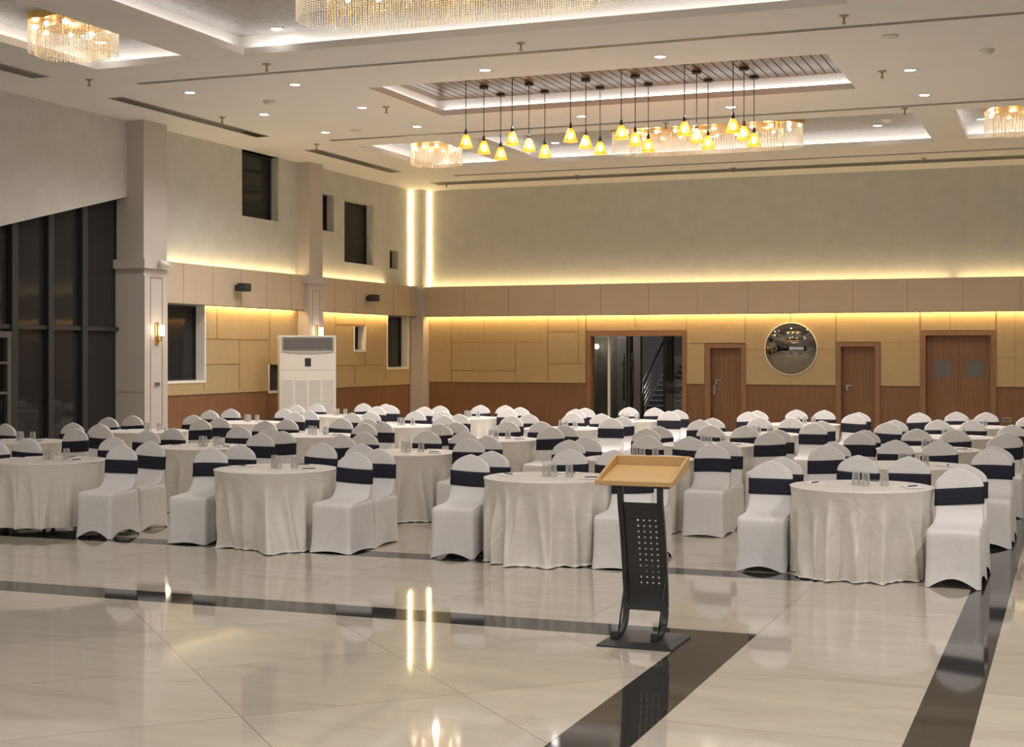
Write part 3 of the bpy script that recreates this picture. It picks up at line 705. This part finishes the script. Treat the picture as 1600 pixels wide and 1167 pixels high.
# pendant lamps
PX = (-9.15, -8.35, -7.37, -6.54, -5.54, -4.79); PY = (21.5, 22.26, 23.02)
p0 = thing('pendant_lamp', '', 'pendant lamp', (0, 0, 6.32), 0, 'amber cone pendant lamps')
mb = MB(); mb.lathe([(.001, 0), (.075, 0), (.075, -.045), (.001, -.05)], n=20); mb.build('canopy', M['dark'], p0)
mb = MB(); mb.tube([(0, 0, -.04), (0, 0, -.86)], .0065, 6); mb.build('cord', M['dark'], p0)
mb = MB(); mb.lathe([(.001, -.82), (.014, -.82), (.022, -.86), (.03, -.91), (.001, -.915)], n=16); mb.build('socket', M['dark'], p0)
mb = MB(); mb.lathe([(.03, -.905), (.055, -.94), (.10, -1.07), (.118, -1.12), (.112, -1.12), (.095, -1.07), (.05, -.94), (.026, -.91)], n=24, cap0=False, cap1=False); mb.build('lamp_shade', M['amber'], p0)
mb = MB(); mb.sphere((0, 0, -1.02), .048, 10, sq=(1, 1, 1.3)); mb.build('bulb', M['bulb'], p0)
PN = ('first', 'second', 'third', 'fourth', 'fifth', 'sixth')
for i, x in enumerate(PX):
    for j, y in enumerate(PY):
        lb = 'amber cone pendant lamp, %s in the %s column from left' % (('nearest', 'middle', 'farthest')[j], PN[i])
        if i == j == 0: p0.location = (x, y, 6.32); p0['label'] = lb
        else: dup(p0, (x, y, 6.32), 0, lb)

# ------------------------------------------------------------------ lectern
lc = thing('lectern', 'black steel lectern with light oak tray standing on the dark floor strip', 'lectern', (-2.64, 9.19, 0))
# base
mb = MB(); b0 = [(-.25, -.25), (.25, -.25), (.25, .24), (-.25, .24)]; b1 = [(-.205, -.185), (.205, -.185), (.205, .20), (-.205, .20)]
mb.loops([[(*p, 0) for p in b0], [(*p, .012) for p in b0], [(*p, .034) for p in b1]], sm=False); mb.build('base', M['blackp'], lc, .002)
prof = [(-.13, .052), (-.02, .052), (.06, .075), (.105, .115), (.13, .18), (.135, .28), (.10, .50), (.05, .74), (.01, .88), (-.005, .96), (.0, 1.02), (.02, 1.07)]
def smooth_path(P, k=4):
    out = []
    for i in range(len(P)-1):
        a = P[max(i-1, 0)]; b = P[i]; c_ = P[i+1]; d = P[min(i+2, len(P)-1)]
        for j in range(k):
            t = j/k; out.append(tuple(.5*((2*b[q])+(-a[q]+c_[q])*t+(2*a[q]-5*b[q]+4*c_[q]-d[q])*t*t+(-a[q]+3*b[q]-3*c_[q]+d[q])*t**3) for q in range(len(b))))
    return out+[P[-1]]
PP = smooth_path(prof)
for sx in (-.16, .11):
    mb = MB(); L = []
    for i, (y, z) in enumerate(PP):
        y0, z0 = PP[max(i-1, 0)]; y1, z1 = PP[min(i+1, len(PP)-1)]; d = math.hypot(y1-y0, z1-z0); ny, nz = -(z1-z0)/d, (y1-y0)/d; w = .019
        L.append([(sx-w, y+ny*w, z+nz*w), (sx+w, y+ny*w, z+nz*w), (sx+w, y-ny*w, z-nz*w), (sx-w, y-ny*w, z-nz*w)])
    mb.loops(L, sm=False); up = mb.build('upright', M['blackm'], lc, .005)
    mb = MB(); mb.box(sx-.026, sx+.026, -.15, -.095, .034, .085); mb.build('foot_clamp', M['blackm'], up, .004)
    mb = MB(); mb.tube([(sx+.012, -.09, .06), (sx+.022, .062, .46)], .0065); mb.build('brace_rod', M['blackm'], up)
    mb = MB(); mb.tube([(sx, -.07, .075), (sx, -.03, .085)], .009); mb.tube([(sx-.022, .129, .20), (sx+.022, .129, .20)], .009); mb.build('bolt', M['steel'], up)
# perforated front plate: rows of square holes
mb = MB()
def py_at(z):
    for i in range(len(PP)-1):
        if PP[i][1] <= z <= PP[i+1][1] and PP[i][1] > .17: t = (z-PP[i][1])/(PP[i+1][1]-PP[i][1]); return PP[i][0]+(PP[i+1][0]-PP[i][0])*t
    return .13
hx = [(-.082+.031+k*.0405, .0085) for k in range(4)]; hz = [.372+k*.0385 for k in range(12)]
xs = [-.141]; zs = [.185]
for cx_, _ in hx: xs += [cx_-.0055, cx_+.0055]
xs.append(.091)
for z in hz: zs += [z-.0055, z+.0055]
zs.append(.915)
zs2 = sorted(set(zs+[.21+.03*k for k in range(6)]+[.83, .86, .89]))
def inhole(x, z): return any(abs(x-a) < .0055 for a, _ in hx) and any(abs(z-b) < .0055 for b in hz)
for i in range(len(xs)-1):
    for j in range(len(zs2)-1):
        if inhole((xs[i]+xs[i+1])/2, (zs2[j]+zs2[j+1])/2): continue
        a, b = zs2[j], zs2[j+1]; ya, yb_ = py_at(a)-.006, py_at(b)-.006
        mb.quad((xs[i], ya, a), (xs[i+1], ya, a), (xs[i+1], yb_, b), (xs[i], yb_, b))
mb.build('perforated_plate', M['blackp'], lc)
# tray
tray = MB(); yf, yk = -.25, .19
def zb(y): return 1.045+(y-yf)/(yk-yf)*.088
tray.prism([(yf+.0165, zb(yf)+.002), (yk-.0185, zb(yk)), (yk-.0185, zb(yk)+.016), (yf+.0165, zb(yf)+.018)], -.2395, .2395, 'x'); tr = tray.build('tray_bottom', M['lwood'], lc)
for a, b in ((-.258, -.24), (.24, .258)):
    mb = MB(); mb.prism([(yf, zb(yf)), (yk, zb(yk)), (yk, 1.213), (yf, 1.076)], a, b, 'x'); mb.build('tray_side', M['lwood2'], lc, .002)
mb = MB(); mb.prism([(yk-.018, zb(yk)), (yk, zb(yk)), (yk, 1.213), (yk-.018, 1.208)], -.24, .24, 'x'); mb.build('tray_back', M['lwood'], lc, .002)
mb = MB(); mb.prism([(yf, zb(yf)), (yf+.016, zb(yf)), (yf+.016, 1.079), (yf, 1.074)], -.24, .24, 'x'); mb.build('tray_lip', M['lwood2'], lc, .002)
mb = MB(); mb.box(-.17, .12, -.06, .10, 1.055, 1.08); mb.build('tray_mount', M['blackm'], lc)

# ------------------------------------------------------------------ chairs
def rrect(x, y0, y1, z, rad, n=10, bow=0., bz=None):
    # closed loop of 4n points: rounded rectangle, front edge at y0
    pts = []; cy = (y0+y1)/2; hx_, hy = x, (y1-y0)/2; rad = min(rad, hx_*.98, hy*.98)
    for q, (cx, cyy) in enumerate(((hx_-rad, hy-rad), (-(hx_-rad), hy-rad), (-(hx_-rad), -(hy-rad)), (hx_-rad, -(hy-rad)))):
        for k in range(4):
            a = pi/2*q+pi/2*k/3; pts.append((cx+rad*cos(a), cy+cyy+rad*sin(a), z))
        nx = ((-(hx_-rad), hy-rad), (-(hx_-rad), -(hy-rad)), (hx_-rad, -(hy-rad)), (hx_-rad, hy-rad))[q]
        a = pi/2*(q+1); e = (nx[0]+rad*cos(a), cy+nx[1]+rad*sin(a)); s0 = pts[-1]
        for k in range(1, n-3):
            t = k/(n-3); b_ = bow*sin(pi*t)
            inx, iny = -cos(a), -sin(a)
            pts.append((s0[0]+(e[0]-s0[0])*t+inx*b_, s0[1]+(e[1]-s0[1])*t+iny*b_, z))
    return pts
def edge_t(n=10):
    out = []
    for q in range(4):
        out += [0]*4+[sin(pi*k/(n-3)) for k in range(1, n-3)]
    return out
NP = 14
def back_profile(z):   # front y, back y, half width of the chair back at height z
    t = (z-.50)/.43
    lean = .035*max(0, t)
    yf = .165+lean; ybk = .215+lean
    w = .207-.012*min(1, max(0, (z-.5)/.12))
    if z > .79:
        u = min(1, (z-.79)/.142); w *= max(.02, (1-u**2)**.75 if u < 1 else .02); th = .024*(1-.55*u); m_ = (yf+ybk)/2; yf, ybk = m_-th, m_+th
    return yf, ybk, w
def chair_cover(arch, seed, flare=.0):
    rnd = random.Random(seed); ET = edge_t(NP); L = []
    SK = [(0, .222+flare, -.275-flare, .262), (.04, .2195, -.268, .258), (.10, .2165, -.26, .252), (.20, .213, -.254, .243), (.30, .211, -.252, .236), (.38, .212, -.252, .230), (.43, .213, -.25, .226), (.452, .209, -.243, .223)]
    for z, w, a, b in SK:
        bow = .012*(1-z/.45)+.004
        l = rrect(w, a, b, z, .035, NP, bow)
        if arch:
            nn = len(l); l2 = []
            for k, p in enumerate(l):
                e = ET[k]; h = arch*e*(1.0+.25*rnd.uniform(-1, 1) if 0 else 1)
                if NP+4 <= k < 2*NP: h *= 1.0
                l2.append((p[0], p[1], h+z*(1-h/.452)+.004*(1-z/.452)))
            l = l2
        else:
            l = [(p[0], p[1], p[2]+.004+ET[k]*.016*(1-z/.452)) for k, p in enumerate(l)]
        L.append(l)
    ST = [(.464, .203, -.225), (.470, .2, -.18), (.474, .199, -.08), (.478, .199, .0), (.484, .199, .05), (.496, .2, .09), (.515, .2, .118), (.545, .199, .143), (.585, .198, .160)]
    for z, w, a in ST: L.append(rrect(w, a, .222+.02*(z-.46), z, .03, NP, .004))
    z = .63
    while z < .9315:
        a, b, w = back_profile(z); L.append(rrect(w, a, b, z, .024, NP)); z += .012 if z > .78 else .03
    a, b, w = back_profile(.931); L.append(rrect(.006, (a+b)/2-.006, (a+b)/2+.006, .9325, .004, NP))
    mb = MB(); mb.loops(L, 0, cap0=False)
    return mb.mesh('cover', M['chairw'])
def sash_mesh(tilt, sag):
    L = []
    for z, d in ((.634, .003), (.638, .0065), (.67, .0055), (.70, .005), (.74, .0055), (.771, .0065), (.775, .003)):
        a, b, w = back_profile(min(z, .79)); l = rrect(w+d, a-d, b+d, z, .026, NP)
        L.append([(p[0], p[1], p[2]+tilt*p[0]/.2+sag*(1-(p[0]/.2)**2)*(1 if p[1] < .2 else -.3)) for p in l])
    mb = MB(); mb.loops(L, 0, False, False); return mb.mesh('sash', M['sash'])
covers = [chair_cover(.075, 1), chair_cover(0, 2), chair_cover(.045, 3), chair_cover(0, 4, .006)]
sashes = [sash_mesh(0, 0), sash_mesh(.012, -.004), sash_mesh(-.009, -.005), sash_mesh(.003, .006), sash_mesh(.018, 0)]
legs = []
for sx, sy in ((-1, -1), (1, -1), (-1, 1), (1, 1)):
    mb = MB(); mb.tube([(sx*.185, sy*.21, .43), (sx*.195, sy*(.235 if sy < 0 else .225), .0)], [.014, .012], 8); legs.append(mb.mesh('leg', M['legm']))
protos = {}
def chair(x, y, label, ci, si, rz, group):
    key = (ci, si)
    loc = (x+.225*sin(rz), y-.225*cos(rz), 0)
    if key not in protos:
        o = thing('banquet_chair', label, 'chair', loc, rz, group)
        for nm, me in [('cover', covers[ci]), ('sash', sashes[si])]+[('leg', q) for q in legs]:
            c_ = bpy.data.objects.new(nm, me); COL.objects.link(c_); c_.parent = o
        protos[key] = o; return o
    return dup(protos[key], loc, rz, label, group)

# ------------------------------------------------------------------ tablecloths
def cloth_mesh(seed, style, m_):
    rnd = random.Random(seed); n = 300; Rr = .612; top = .752
    pl = style == 'pleat'
    nf = 32 if pl else rnd.randint(19, 23)
    wd = [rnd.uniform(.55, 1.5) if not pl else rnd.uniform(.8, 1.2) for _ in range(nf)]; tot = sum(wd); cs = []; acc = 0
    for q in wd: cs.append((2*pi*(acc+q/2)/tot, 2*pi*q/tot)); acc += q
    am = [rnd.uniform(.45, 1.2) if not pl else rnd.uniform(.7, 1.1) for _ in range(nf)]
    st = [rnd.uniform(0, .35) for _ in range(nf)]; dr = [rnd.uniform(-.16, .16) for _ in range(nf)]
    def fold(a, t):
        v = 0
        for k in range(nf):
            c0, w_ = cs[k]; d = (a-c0-dr[k]*t+pi) % (2*pi)-pi
            if abs(d) < w_*1.3: v += am[k]*max(0, min(1, (t-st[k]*.5)/.35))*math.exp(-abs(d/(w_*.27))**1.5)
        return v
    bottom = .085 if pl else .010
    zs_ = [top-.004, top-.014, top-.03, .69, .64, .58, .51, .44, .37, .30, .23, .16, .10, .06, .03, bottom]
    if pl: zs_ = [top-.004, top-.014, top-.03, .69, .62, .54, .45, .36, .27, .18, .12, bottom]
    L = []; UV = []
    def ringpts(rf, zf, rho):
        L.append([(rf(2*pi*i/n)*cos(2*pi*i/n), rf(2*pi*i/n)*sin(2*pi*i/n), zf(2*pi*i/n)) for i in range(n)])
        UV.append([(rho*cos(2*pi*i/n), rho*sin(2*pi*i/n)) for i in range(n)])
    for rr in (.02, .15, .3, .45, .55, .598): ringpts(lambda a: rr+0*a, lambda a: top+.0015*sin(3*a+seed)*(rr/.6), rr)
    sp_ = [(rnd.uniform(0, 2*pi), rnd.uniform(.12, .3), rnd.uniform(.3, 1)) for _ in range(9)]
    def spill(a):
        return sum(h*math.exp(-(((a-c_+pi) % (2*pi)-pi)/w_)**2) for c_, w_, h in sp_)
    for z in zs_:
        t = (top-z)/top; amp = (.14 if not pl else .06)*min(1, t*1.35)**.65
        base = Rr-(.075 if not pl else .026)*min(1, t*2.0)
        low = max(0, (t-.72)/.28)
        def rf(a):
            r_ = base+amp*fold(a, t)
            if not pl: r_ += .045*low**2*spill(a)
            if style == 'swath':
                d = (a-R(-60)+pi) % (2*pi)-pi; r_ += .24*max(0, (t-.25)/.75)**1.5*math.exp(-(d/.24)**2)
                d2 = (a-R(-112)+pi) % (2*pi)-pi; r_ -= .12*math.exp(-(d2/.5)**2)*t*t
            lim = .606+(.115 if sin(a) < 0 else .035)*abs(sin(a))**3+(.19*math.exp(-(((a-R(-60)+pi) % (2*pi)-pi)/.42)**2) if style == 'swath' else 0)
            return r_ if r_ < lim-.015 else lim-.015+.015*math.tanh((r_-lim+.015)/.015)
        def zf(a):
            return z if z > .1 or pl else z+.006*(1+sin(5*a+seed))*(z/.1)
        ringpts(rf if t > .012 else (lambda a: Rr), zf, Rr+(top-z))
    if not pl:   # hem spilling onto the floor
        last = [math.hypot(p[0], p[1]) for p in L[-1]]
        q1 = [min(last[i]+.010+.055*spill(2*pi*i/n)*max(0, -sin(2*pi*i/n))**1.5, .606+(.15 if sin(2*pi*i/n) < 0 else .04)*abs(sin(2*pi*i/n))**3+(.19*math.exp(-(((2*pi*i/n-R(-60)+pi) % (2*pi)-pi)/.42)**2) if style == 'swath' else 0)) for i in range(n)]
        L.append([(q1[i]*cos(2*pi*i/n), q1[i]*sin(2*pi*i/n), .004+.008*abs(sin(17*2*pi*i/n+seed))) for i in range(n)])
        UV.append([(1.4*cos(2*pi*i/n), 1.4*sin(2*pi*i/n)) for i in range(n)])
    mb = MB(); mb.loops(L, 0, True, False); me = mb.mesh('tablecloth', m_)
    uvl = me.uv_layers.new(name='flat'); fl = [u for q in UV for u in q]
    for lp in me.loops: uvl.data[lp.index].uv = fl[lp.vertex_index]
    return me
cl_a = [cloth_mesh(11, 'std', M['cloth'][0]), cloth_mesh(12, 'std', M['cloth'][1]), cloth_mesh(13, 'std', M['cloth'][0]), cloth_mesh(14, 'std', M['cloth'][0])]
cl_pleat = cloth_mesh(20, 'pleat', M['cloth'][0]); cl_swath = cloth_mesh(21, 'swath', M['cloth'][0])
# round table under the cloth
tb_top = MB(); tb_top.lathe([(.001, .724), (.565, .724), (.572, .733), (.565, .744), (.001, .744)], n=40); tb_top = tb_top.mesh('tabletop', M['table'])
tb_legs = []
for k in range(4):
    a = pi/4+pi/2*k; mb = MB(); mb.tube([(.40*cos(a), .40*sin(a), .724), (.43*cos(a), .43*sin(a), 0)], .018, 8); mb.tube([(.43*cos(a), .43*sin(a), 0), (.43*cos(a), .43*sin(a), .04)], .028, 10); tb_legs.append(mb.mesh('leg', M['dark']))
table0 = [None]
def table(x, y, label):
    if table0[0] is None:
        o = thing('round_table', label, 'table', (x, y, 0), 0, 'round tables under white cloths')
        for nm, me in [('tabletop', tb_top)]+[('leg', q) for q in tb_legs]:
            c_ = bpy.data.objects.new(nm, me); COL.objects.link(c_); c_.parent = o
        table0[0] = o
    else: dup(table0[0], (x, y, 0), 0, label)
# tumbler, upside down
mb = MB(); mb.lathe([(.037, 0), (.0385, .002), (.031, .118), (.029, .122), (.001, .122), (.001, .108), (.027, .106), (.034, .004), (.037, 0)], n=20, cap0=False, cap1=False); glass_me = mb.mesh('tumbler', M['tumbler'])
mb = MB(); mb.box(-.075, .075, -.105, .105, 0, .007); pad_me = mb.mesh('notepad', M['paper'])
mb = MB(); mb.tube([(-.065, 0, .0055), (.055, 0, .0055), (.07, 0, .0055)], [.0048, .0048, .001], 8); pen_me = mb.mesh('pen', M['ink'])
def single(name, me, loc, rz, label, cat, group):
    o = bpy.data.objects.new(name, me); COL.objects.link(o); o.location = loc; o.rotation_euler.z = rz; return tag(o, label, cat, group)

ROWS=[[
(-10.27,12.70,{'LF':(-11.09,12.83),'LR':(-11.09,13.36),'BR':(-10.32,13.90),'RF':(-9.35,12.74),'RR':(-9.45,13.38)}),
(-7.41,12.59,{'LF':(-8.23,12.70),'LR':(-8.23,13.24),'BL':(-7.54,13.80),'BR':(-7.11,13.82),'RF':(-6.55,12.64),'RR':(-6.57,13.18)}),
(-4.54,12.64,{'LF':(-5.37,12.74),'LR':(-5.37,13.27),'BL':(-4.74,13.85),'BR':(-4.30,13.86),'RF':(-3.72,12.60),'RR':(-3.72,13.14)}),
(-1.72,12.76,{'LF':(-2.54,12.96),'LR':(-2.54,13.49),'BL':(-1.91,13.97),'BR':(-1.45,13.96),'RF':(-0.90,12.64),'RR':(-0.90,13.18)}),],[
(-12.80,15.24,{'LR':(-13.64,15.97),'BL':(-12.95,16.53),'BR':(-12.43,16.44),'RF':(-11.90,15.25),'RR':(-11.98,15.88)}),
(-9.98,15.20,{'LF':(-10.84,15.28),'LR':(-10.83,15.82),'BL':(-10.27,16.51),'BR':(-9.75,16.41),'RF':(-9.15,15.19),'RR':(-9.16,15.72)}),
(-7.22,15.19,{'LF':(-8.10,15.29),'LR':(-8.09,15.86),'BL':(-7.47,16.39),'BR':(-7.05,16.47),'RF':(-6.40,15.14),'RR':(-6.40,15.67)}),
(-4.42,15.19,{'LF':(-5.25,15.27),'LR':(-5.24,15.83),'BL':(-4.68,16.45),'BR':(-4.16,16.39),'RF':(-3.59,15.14),'RR':(-3.59,15.73)}),
(-1.61,15.30,{'LF':(-2.43,15.39),'LR':(-2.45,15.93),'BL':(-1.86,16.57),'BR':(-1.39,16.55),'RF':(-0.78,15.27),'RR':(-0.78,15.81)}),],[
(-12.73,17.94,{'LF':(-13.55,18.12),'LR':(-13.55,18.73),'BR':(-12.83,19.29),'RF':(-11.88,18.06),'RR':(-11.90,18.59)}),
(-9.93,17.87,{'LF':(-10.78,18.02),'LR':(-10.75,18.59),'BL':(-10.15,19.16),'BR':(-9.71,19.13),'RF':(-9.11,17.85),'RR':(-9.11,18.39)}),
(-7.22,17.91,{'LF':(-8.06,18.04),'LR':(-8.05,18.58),'BL':(-7.46,19.11),'BR':(-7.05,19.22),'RF':(-6.39,17.86),'RR':(-6.39,18.40)}),
(-4.30,17.83,{'LF':(-5.12,17.94),'LR':(-5.12,18.53),'BL':(-4.55,19.07),'BR':(-4.09,19.08),'RF':(-3.48,17.69),'RR':(-3.48,18.23)}),
(-1.63,17.90,{'LF':(-2.45,18.00),'LR':(-2.46,18.54),'BL':(-1.88,19.10),'BR':(-1.42,19.10),'RF':(-0.79,18.07),'RR':(-0.78,18.61)}),],[
(-12.79,20.80,{'LF':(-13.63,20.99),'LR':(-13.61,21.61),'BR':(-12.79,22.02),'RF':(-11.95,20.90),'RR':(-11.97,21.43)}),
(-9.92,20.69,{'LF':(-10.85,20.82),'LR':(-10.80,21.38),'BL':(-10.21,21.92),'BR':(-9.79,21.99),'RF':(-9.09,20.51),'RR':(-9.09,21.09)}),
(-7.25,20.83,{'LF':(-8.10,20.84),'LR':(-8.07,21.50),'BL':(-7.51,22.03),'BR':(-7.03,22.03),'RF':(-6.43,20.62),'RR':(-6.43,21.17)}),
(-4.20,20.38,{'LF':(-5.06,20.55),'LR':(-5.02,21.15),'BL':(-4.39,21.62),'BR':(-3.97,21.69),'RF':(-3.37,20.17),'RR':(-3.37,20.86)}),
(-1.61,20.62,{'LF':(-2.43,20.72),'LR':(-2.43,21.50),'BL':(-1.85,21.82),'BR':(-1.38,21.84),'RF':(-0.79,20.60)}),],[
(-12.60,23.54,{'LF':(-13.47,23.62),'LR':(-13.43,24.33),'BL':(-12.73,24.90),'BR':(-12.18,24.74),'RF':(-11.78,23.56),'RR':(-11.78,24.12)}),
(-10.02,23.62,{'LF':(-10.89,23.69),'LR':(-10.84,24.27),'BL':(-10.25,24.82),'BR':(-9.82,24.89),'RF':(-9.20,23.47),'RR':(-9.20,24.08)}),
(-7.11,23.61,{'LF':(-8.01,23.65),'LR':(-8.02,24.19),'BL':(-7.41,24.83),'BR':(-6.93,24.81),'RF':(-6.29,23.40),'RR':(-6.29,23.95)}),
(-4.10,23.43,{'LF':(-5.00,23.60),'LR':(-4.97,24.14),'BL':(-4.42,24.75),'BR':(-3.95,24.73),'RF':(-3.28,23.46),'RR':(-3.28,24.01)}),
(-1.49,23.56,{'LR':(-2.35,24.23),'BL':(-1.81,24.80),'BR':(-1.35,24.79),'RF':(-0.66,23.59)}),],
]

RNAME = ('front row', 'second row', 'third row', 'fourth row', 'back row')
C4 = ('leftmost', 'second-from-left', 'third-from-left', 'rightmost'); C5 = ('leftmost', 'second-from-left', 'middle', 'second-from-right', 'rightmost')
SNAME = dict(LF='front of left pair', LR='rear of left pair', BL='left of rear pair', BR='right of rear pair', RF='front of right pair', RR='rear of right pair')
GN = ('left', 'middle', 'right')
rg = random.Random(5)
for ri, row in enumerate(ROWS):
    for ti, (tx, ty, ch) in enumerate(row):
        cn = (C4 if len(row) == 4 else C5)[ti]
        table(tx, ty, 'round banquet table hidden under white cloth, %s table, %s' % (cn, RNAME[ri]))
        if ri == 0: me = (cl_pleat, cl_swath, cl_a[1], cl_a[0])[ti]
        else: me = cl_a[(ri*2+ti) % 4]
        single('tablecloth', me, (tx, ty, 0), 0 if ri == 0 else R(rg.uniform(-7, 7)), ('short pleated white cloth above the floor on the %s table, %s' if me is cl_pleat else 'white satin cloth draped to the floor on the %s table, %s') % (cn, RNAME[ri]), 'tablecloth', 'white cloths on the round tables')
        if 'BL' in ch and 'BR' in ch:
            (ax_, ay_), (bx2, by2) = ch['BL'], ch['BR']
            if bx2-ax_ < .465: d = (.465-(bx2-ax_))/2; ch['BL'] = (ax_-d, ay_); ch['BR'] = (bx2+d, by2)
        for sl, (x, y) in ch.items():
            ci = rg.choice((0, 1, 2, 3)); si = rg.choice((0, 0, 1, 2, 3)); rz = R(rg.uniform(-3, 3))
            if ri == 0:
                ci = {(0, 'RF'): 0, (0, 'RR'): 2, (0, 'LF'): 1, (1, 'LF'): 1, (1, 'RF'): 3, (1, 'RR'): 1, (2, 'LF'): 2, (2, 'RF'): 1, (3, 'LF'): 2, (3, 'RF'): 0, (3, 'RR'): 0}.get((ti, sl), ci)
                si = {(3, 'RF'): 4, (3, 'LF'): 0, (2, 'LF'): 2, (1, 'RF'): 2, (0, 'RF'): 0}.get((ti, sl), si)
            chair(x, y, 'white covered chair with navy sash, %s, %s table, %s' % (SNAME[sl], cn, RNAME[ri]), ci, si, rz, 'white covered banquet chairs')
        for k, (dx, dy) in enumerate(((-.06, .06), (.035, .0), (.18, .05))):
            x = tx+dx+rg.uniform(-.01, .01); y = ty+dy+rg.uniform(-.015, .015)
            single('tumbler', glass_me, (x, y, .7535), 0, 'upturned clear tumbler, %s of three on the %s table, %s' % (GN[k], cn, RNAME[ri]), 'glass', 'upturned tumblers on the tables')
        for k, (dx, dy) in enumerate(((-.40, .04), (.06, .36), (.40, -.05))):
            x = tx+dx+rg.uniform(-.03, .03); y = ty+dy+rg.uniform(-.03, .03); rz = R(rg.uniform(-70, 70))
            single('notepad', pad_me, (x, y, .7536), rz, 'white notepad at the %s side of the %s table, %s' % (('left', 'rear', 'right')[k], cn, RNAME[ri]), 'notepad', 'notepads on the tables')
            if ri < 3: single('pen', pen_me, (x, y, .7607), rz+R(rg.uniform(20, 60)), 'dark blue pen on the %s notepad of the %s table, %s' % (('left', 'rear', 'right')[k], cn, RNAME[ri]), 'pen', 'pens on the notepads')

mb = MB(); mb.box(-.038, .038, -.038, .038, 0, .004)
single('sticky_note', mb.mesh('sticky_note', M['yellow']), (-2.235, 12.87, .7536), R(15), 'small yellow note beside the left notepad on the rightmost front table', 'note', None)

# ------------------------------------------------------------------ lights
WARM = (1, .975, .965)
for x in (-13.1, -11.2, -8.04, -5.4, -2.25):
    for y in YD: lamp('SPOT', (x, y, HC-.05), 188, WARM, .03, None, 150)
for x in (-12.5, -8, -3.5, 1.5, 6):
    for y in (10.5, 5.5, .5): lamp('SPOT', (x, y, HC-.05), {-12.5: 95, -8: 130, -3.5: 250, 1.5: 400, 6: 380}[x], WARM, .03, None, 150)
for x in (-11, -7, -3, 2, 6):
    for y in (29.6, 25.0): lamp('SPOT', (x, y, HC-.05), 150, WARM, .03, None, 150)
lamp('AREA', (-4.0, -5.6, 3.2), 330, WARM, 20.0, (R(104), 0, 0), None, 5.0)  # added soft fill behind the camera, no fitting there
lamp('POINT', (-13.6, 41.0, 2.7), 420, (1, .95, .9), .15); lamp('POINT', (-11.6, 35.2, 2.8), 26, (1, .95, .9), .15)  # the stronger hall lamp is added to lift the grey, without a fitting

w = bpy.data.worlds.new('world'); scn.world = w; w.use_nodes = True
w.node_tree.nodes['Background'].inputs[0].default_value = (.01, .01, .012, 1)

# ------------------------------------------------------------------ camera
cam = bpy.data.cameras.new('camera'); co = bpy.data.objects.new('camera', cam); COL.objects.link(co)
co.location = (0, 0, 1.9); co.rotation_euler = (R(90), 0, math.atan2(880, 2265))
cam.sensor_width = 36; cam.lens = 2265/1600*36; cam.shift_y = -(583.5-551)/1600; cam.clip_end = 200; cam.clip_start = .05
scn.camera = co
cy = scn.cycles
cy.max_bounces = 8; cy.glossy_bounces = 4; cy.transmission_bounces = 4; cy.transparent_max_bounces = 10
cy.use_adaptive_sampling = True; cy.adaptive_threshold = .03; cy.sample_clamp_indirect = 8
scn.view_settings.view_transform = 'Standard'; scn.view_settings.look = 'None'; scn.view_settings.exposure = .22; scn.view_settings.gamma = 1
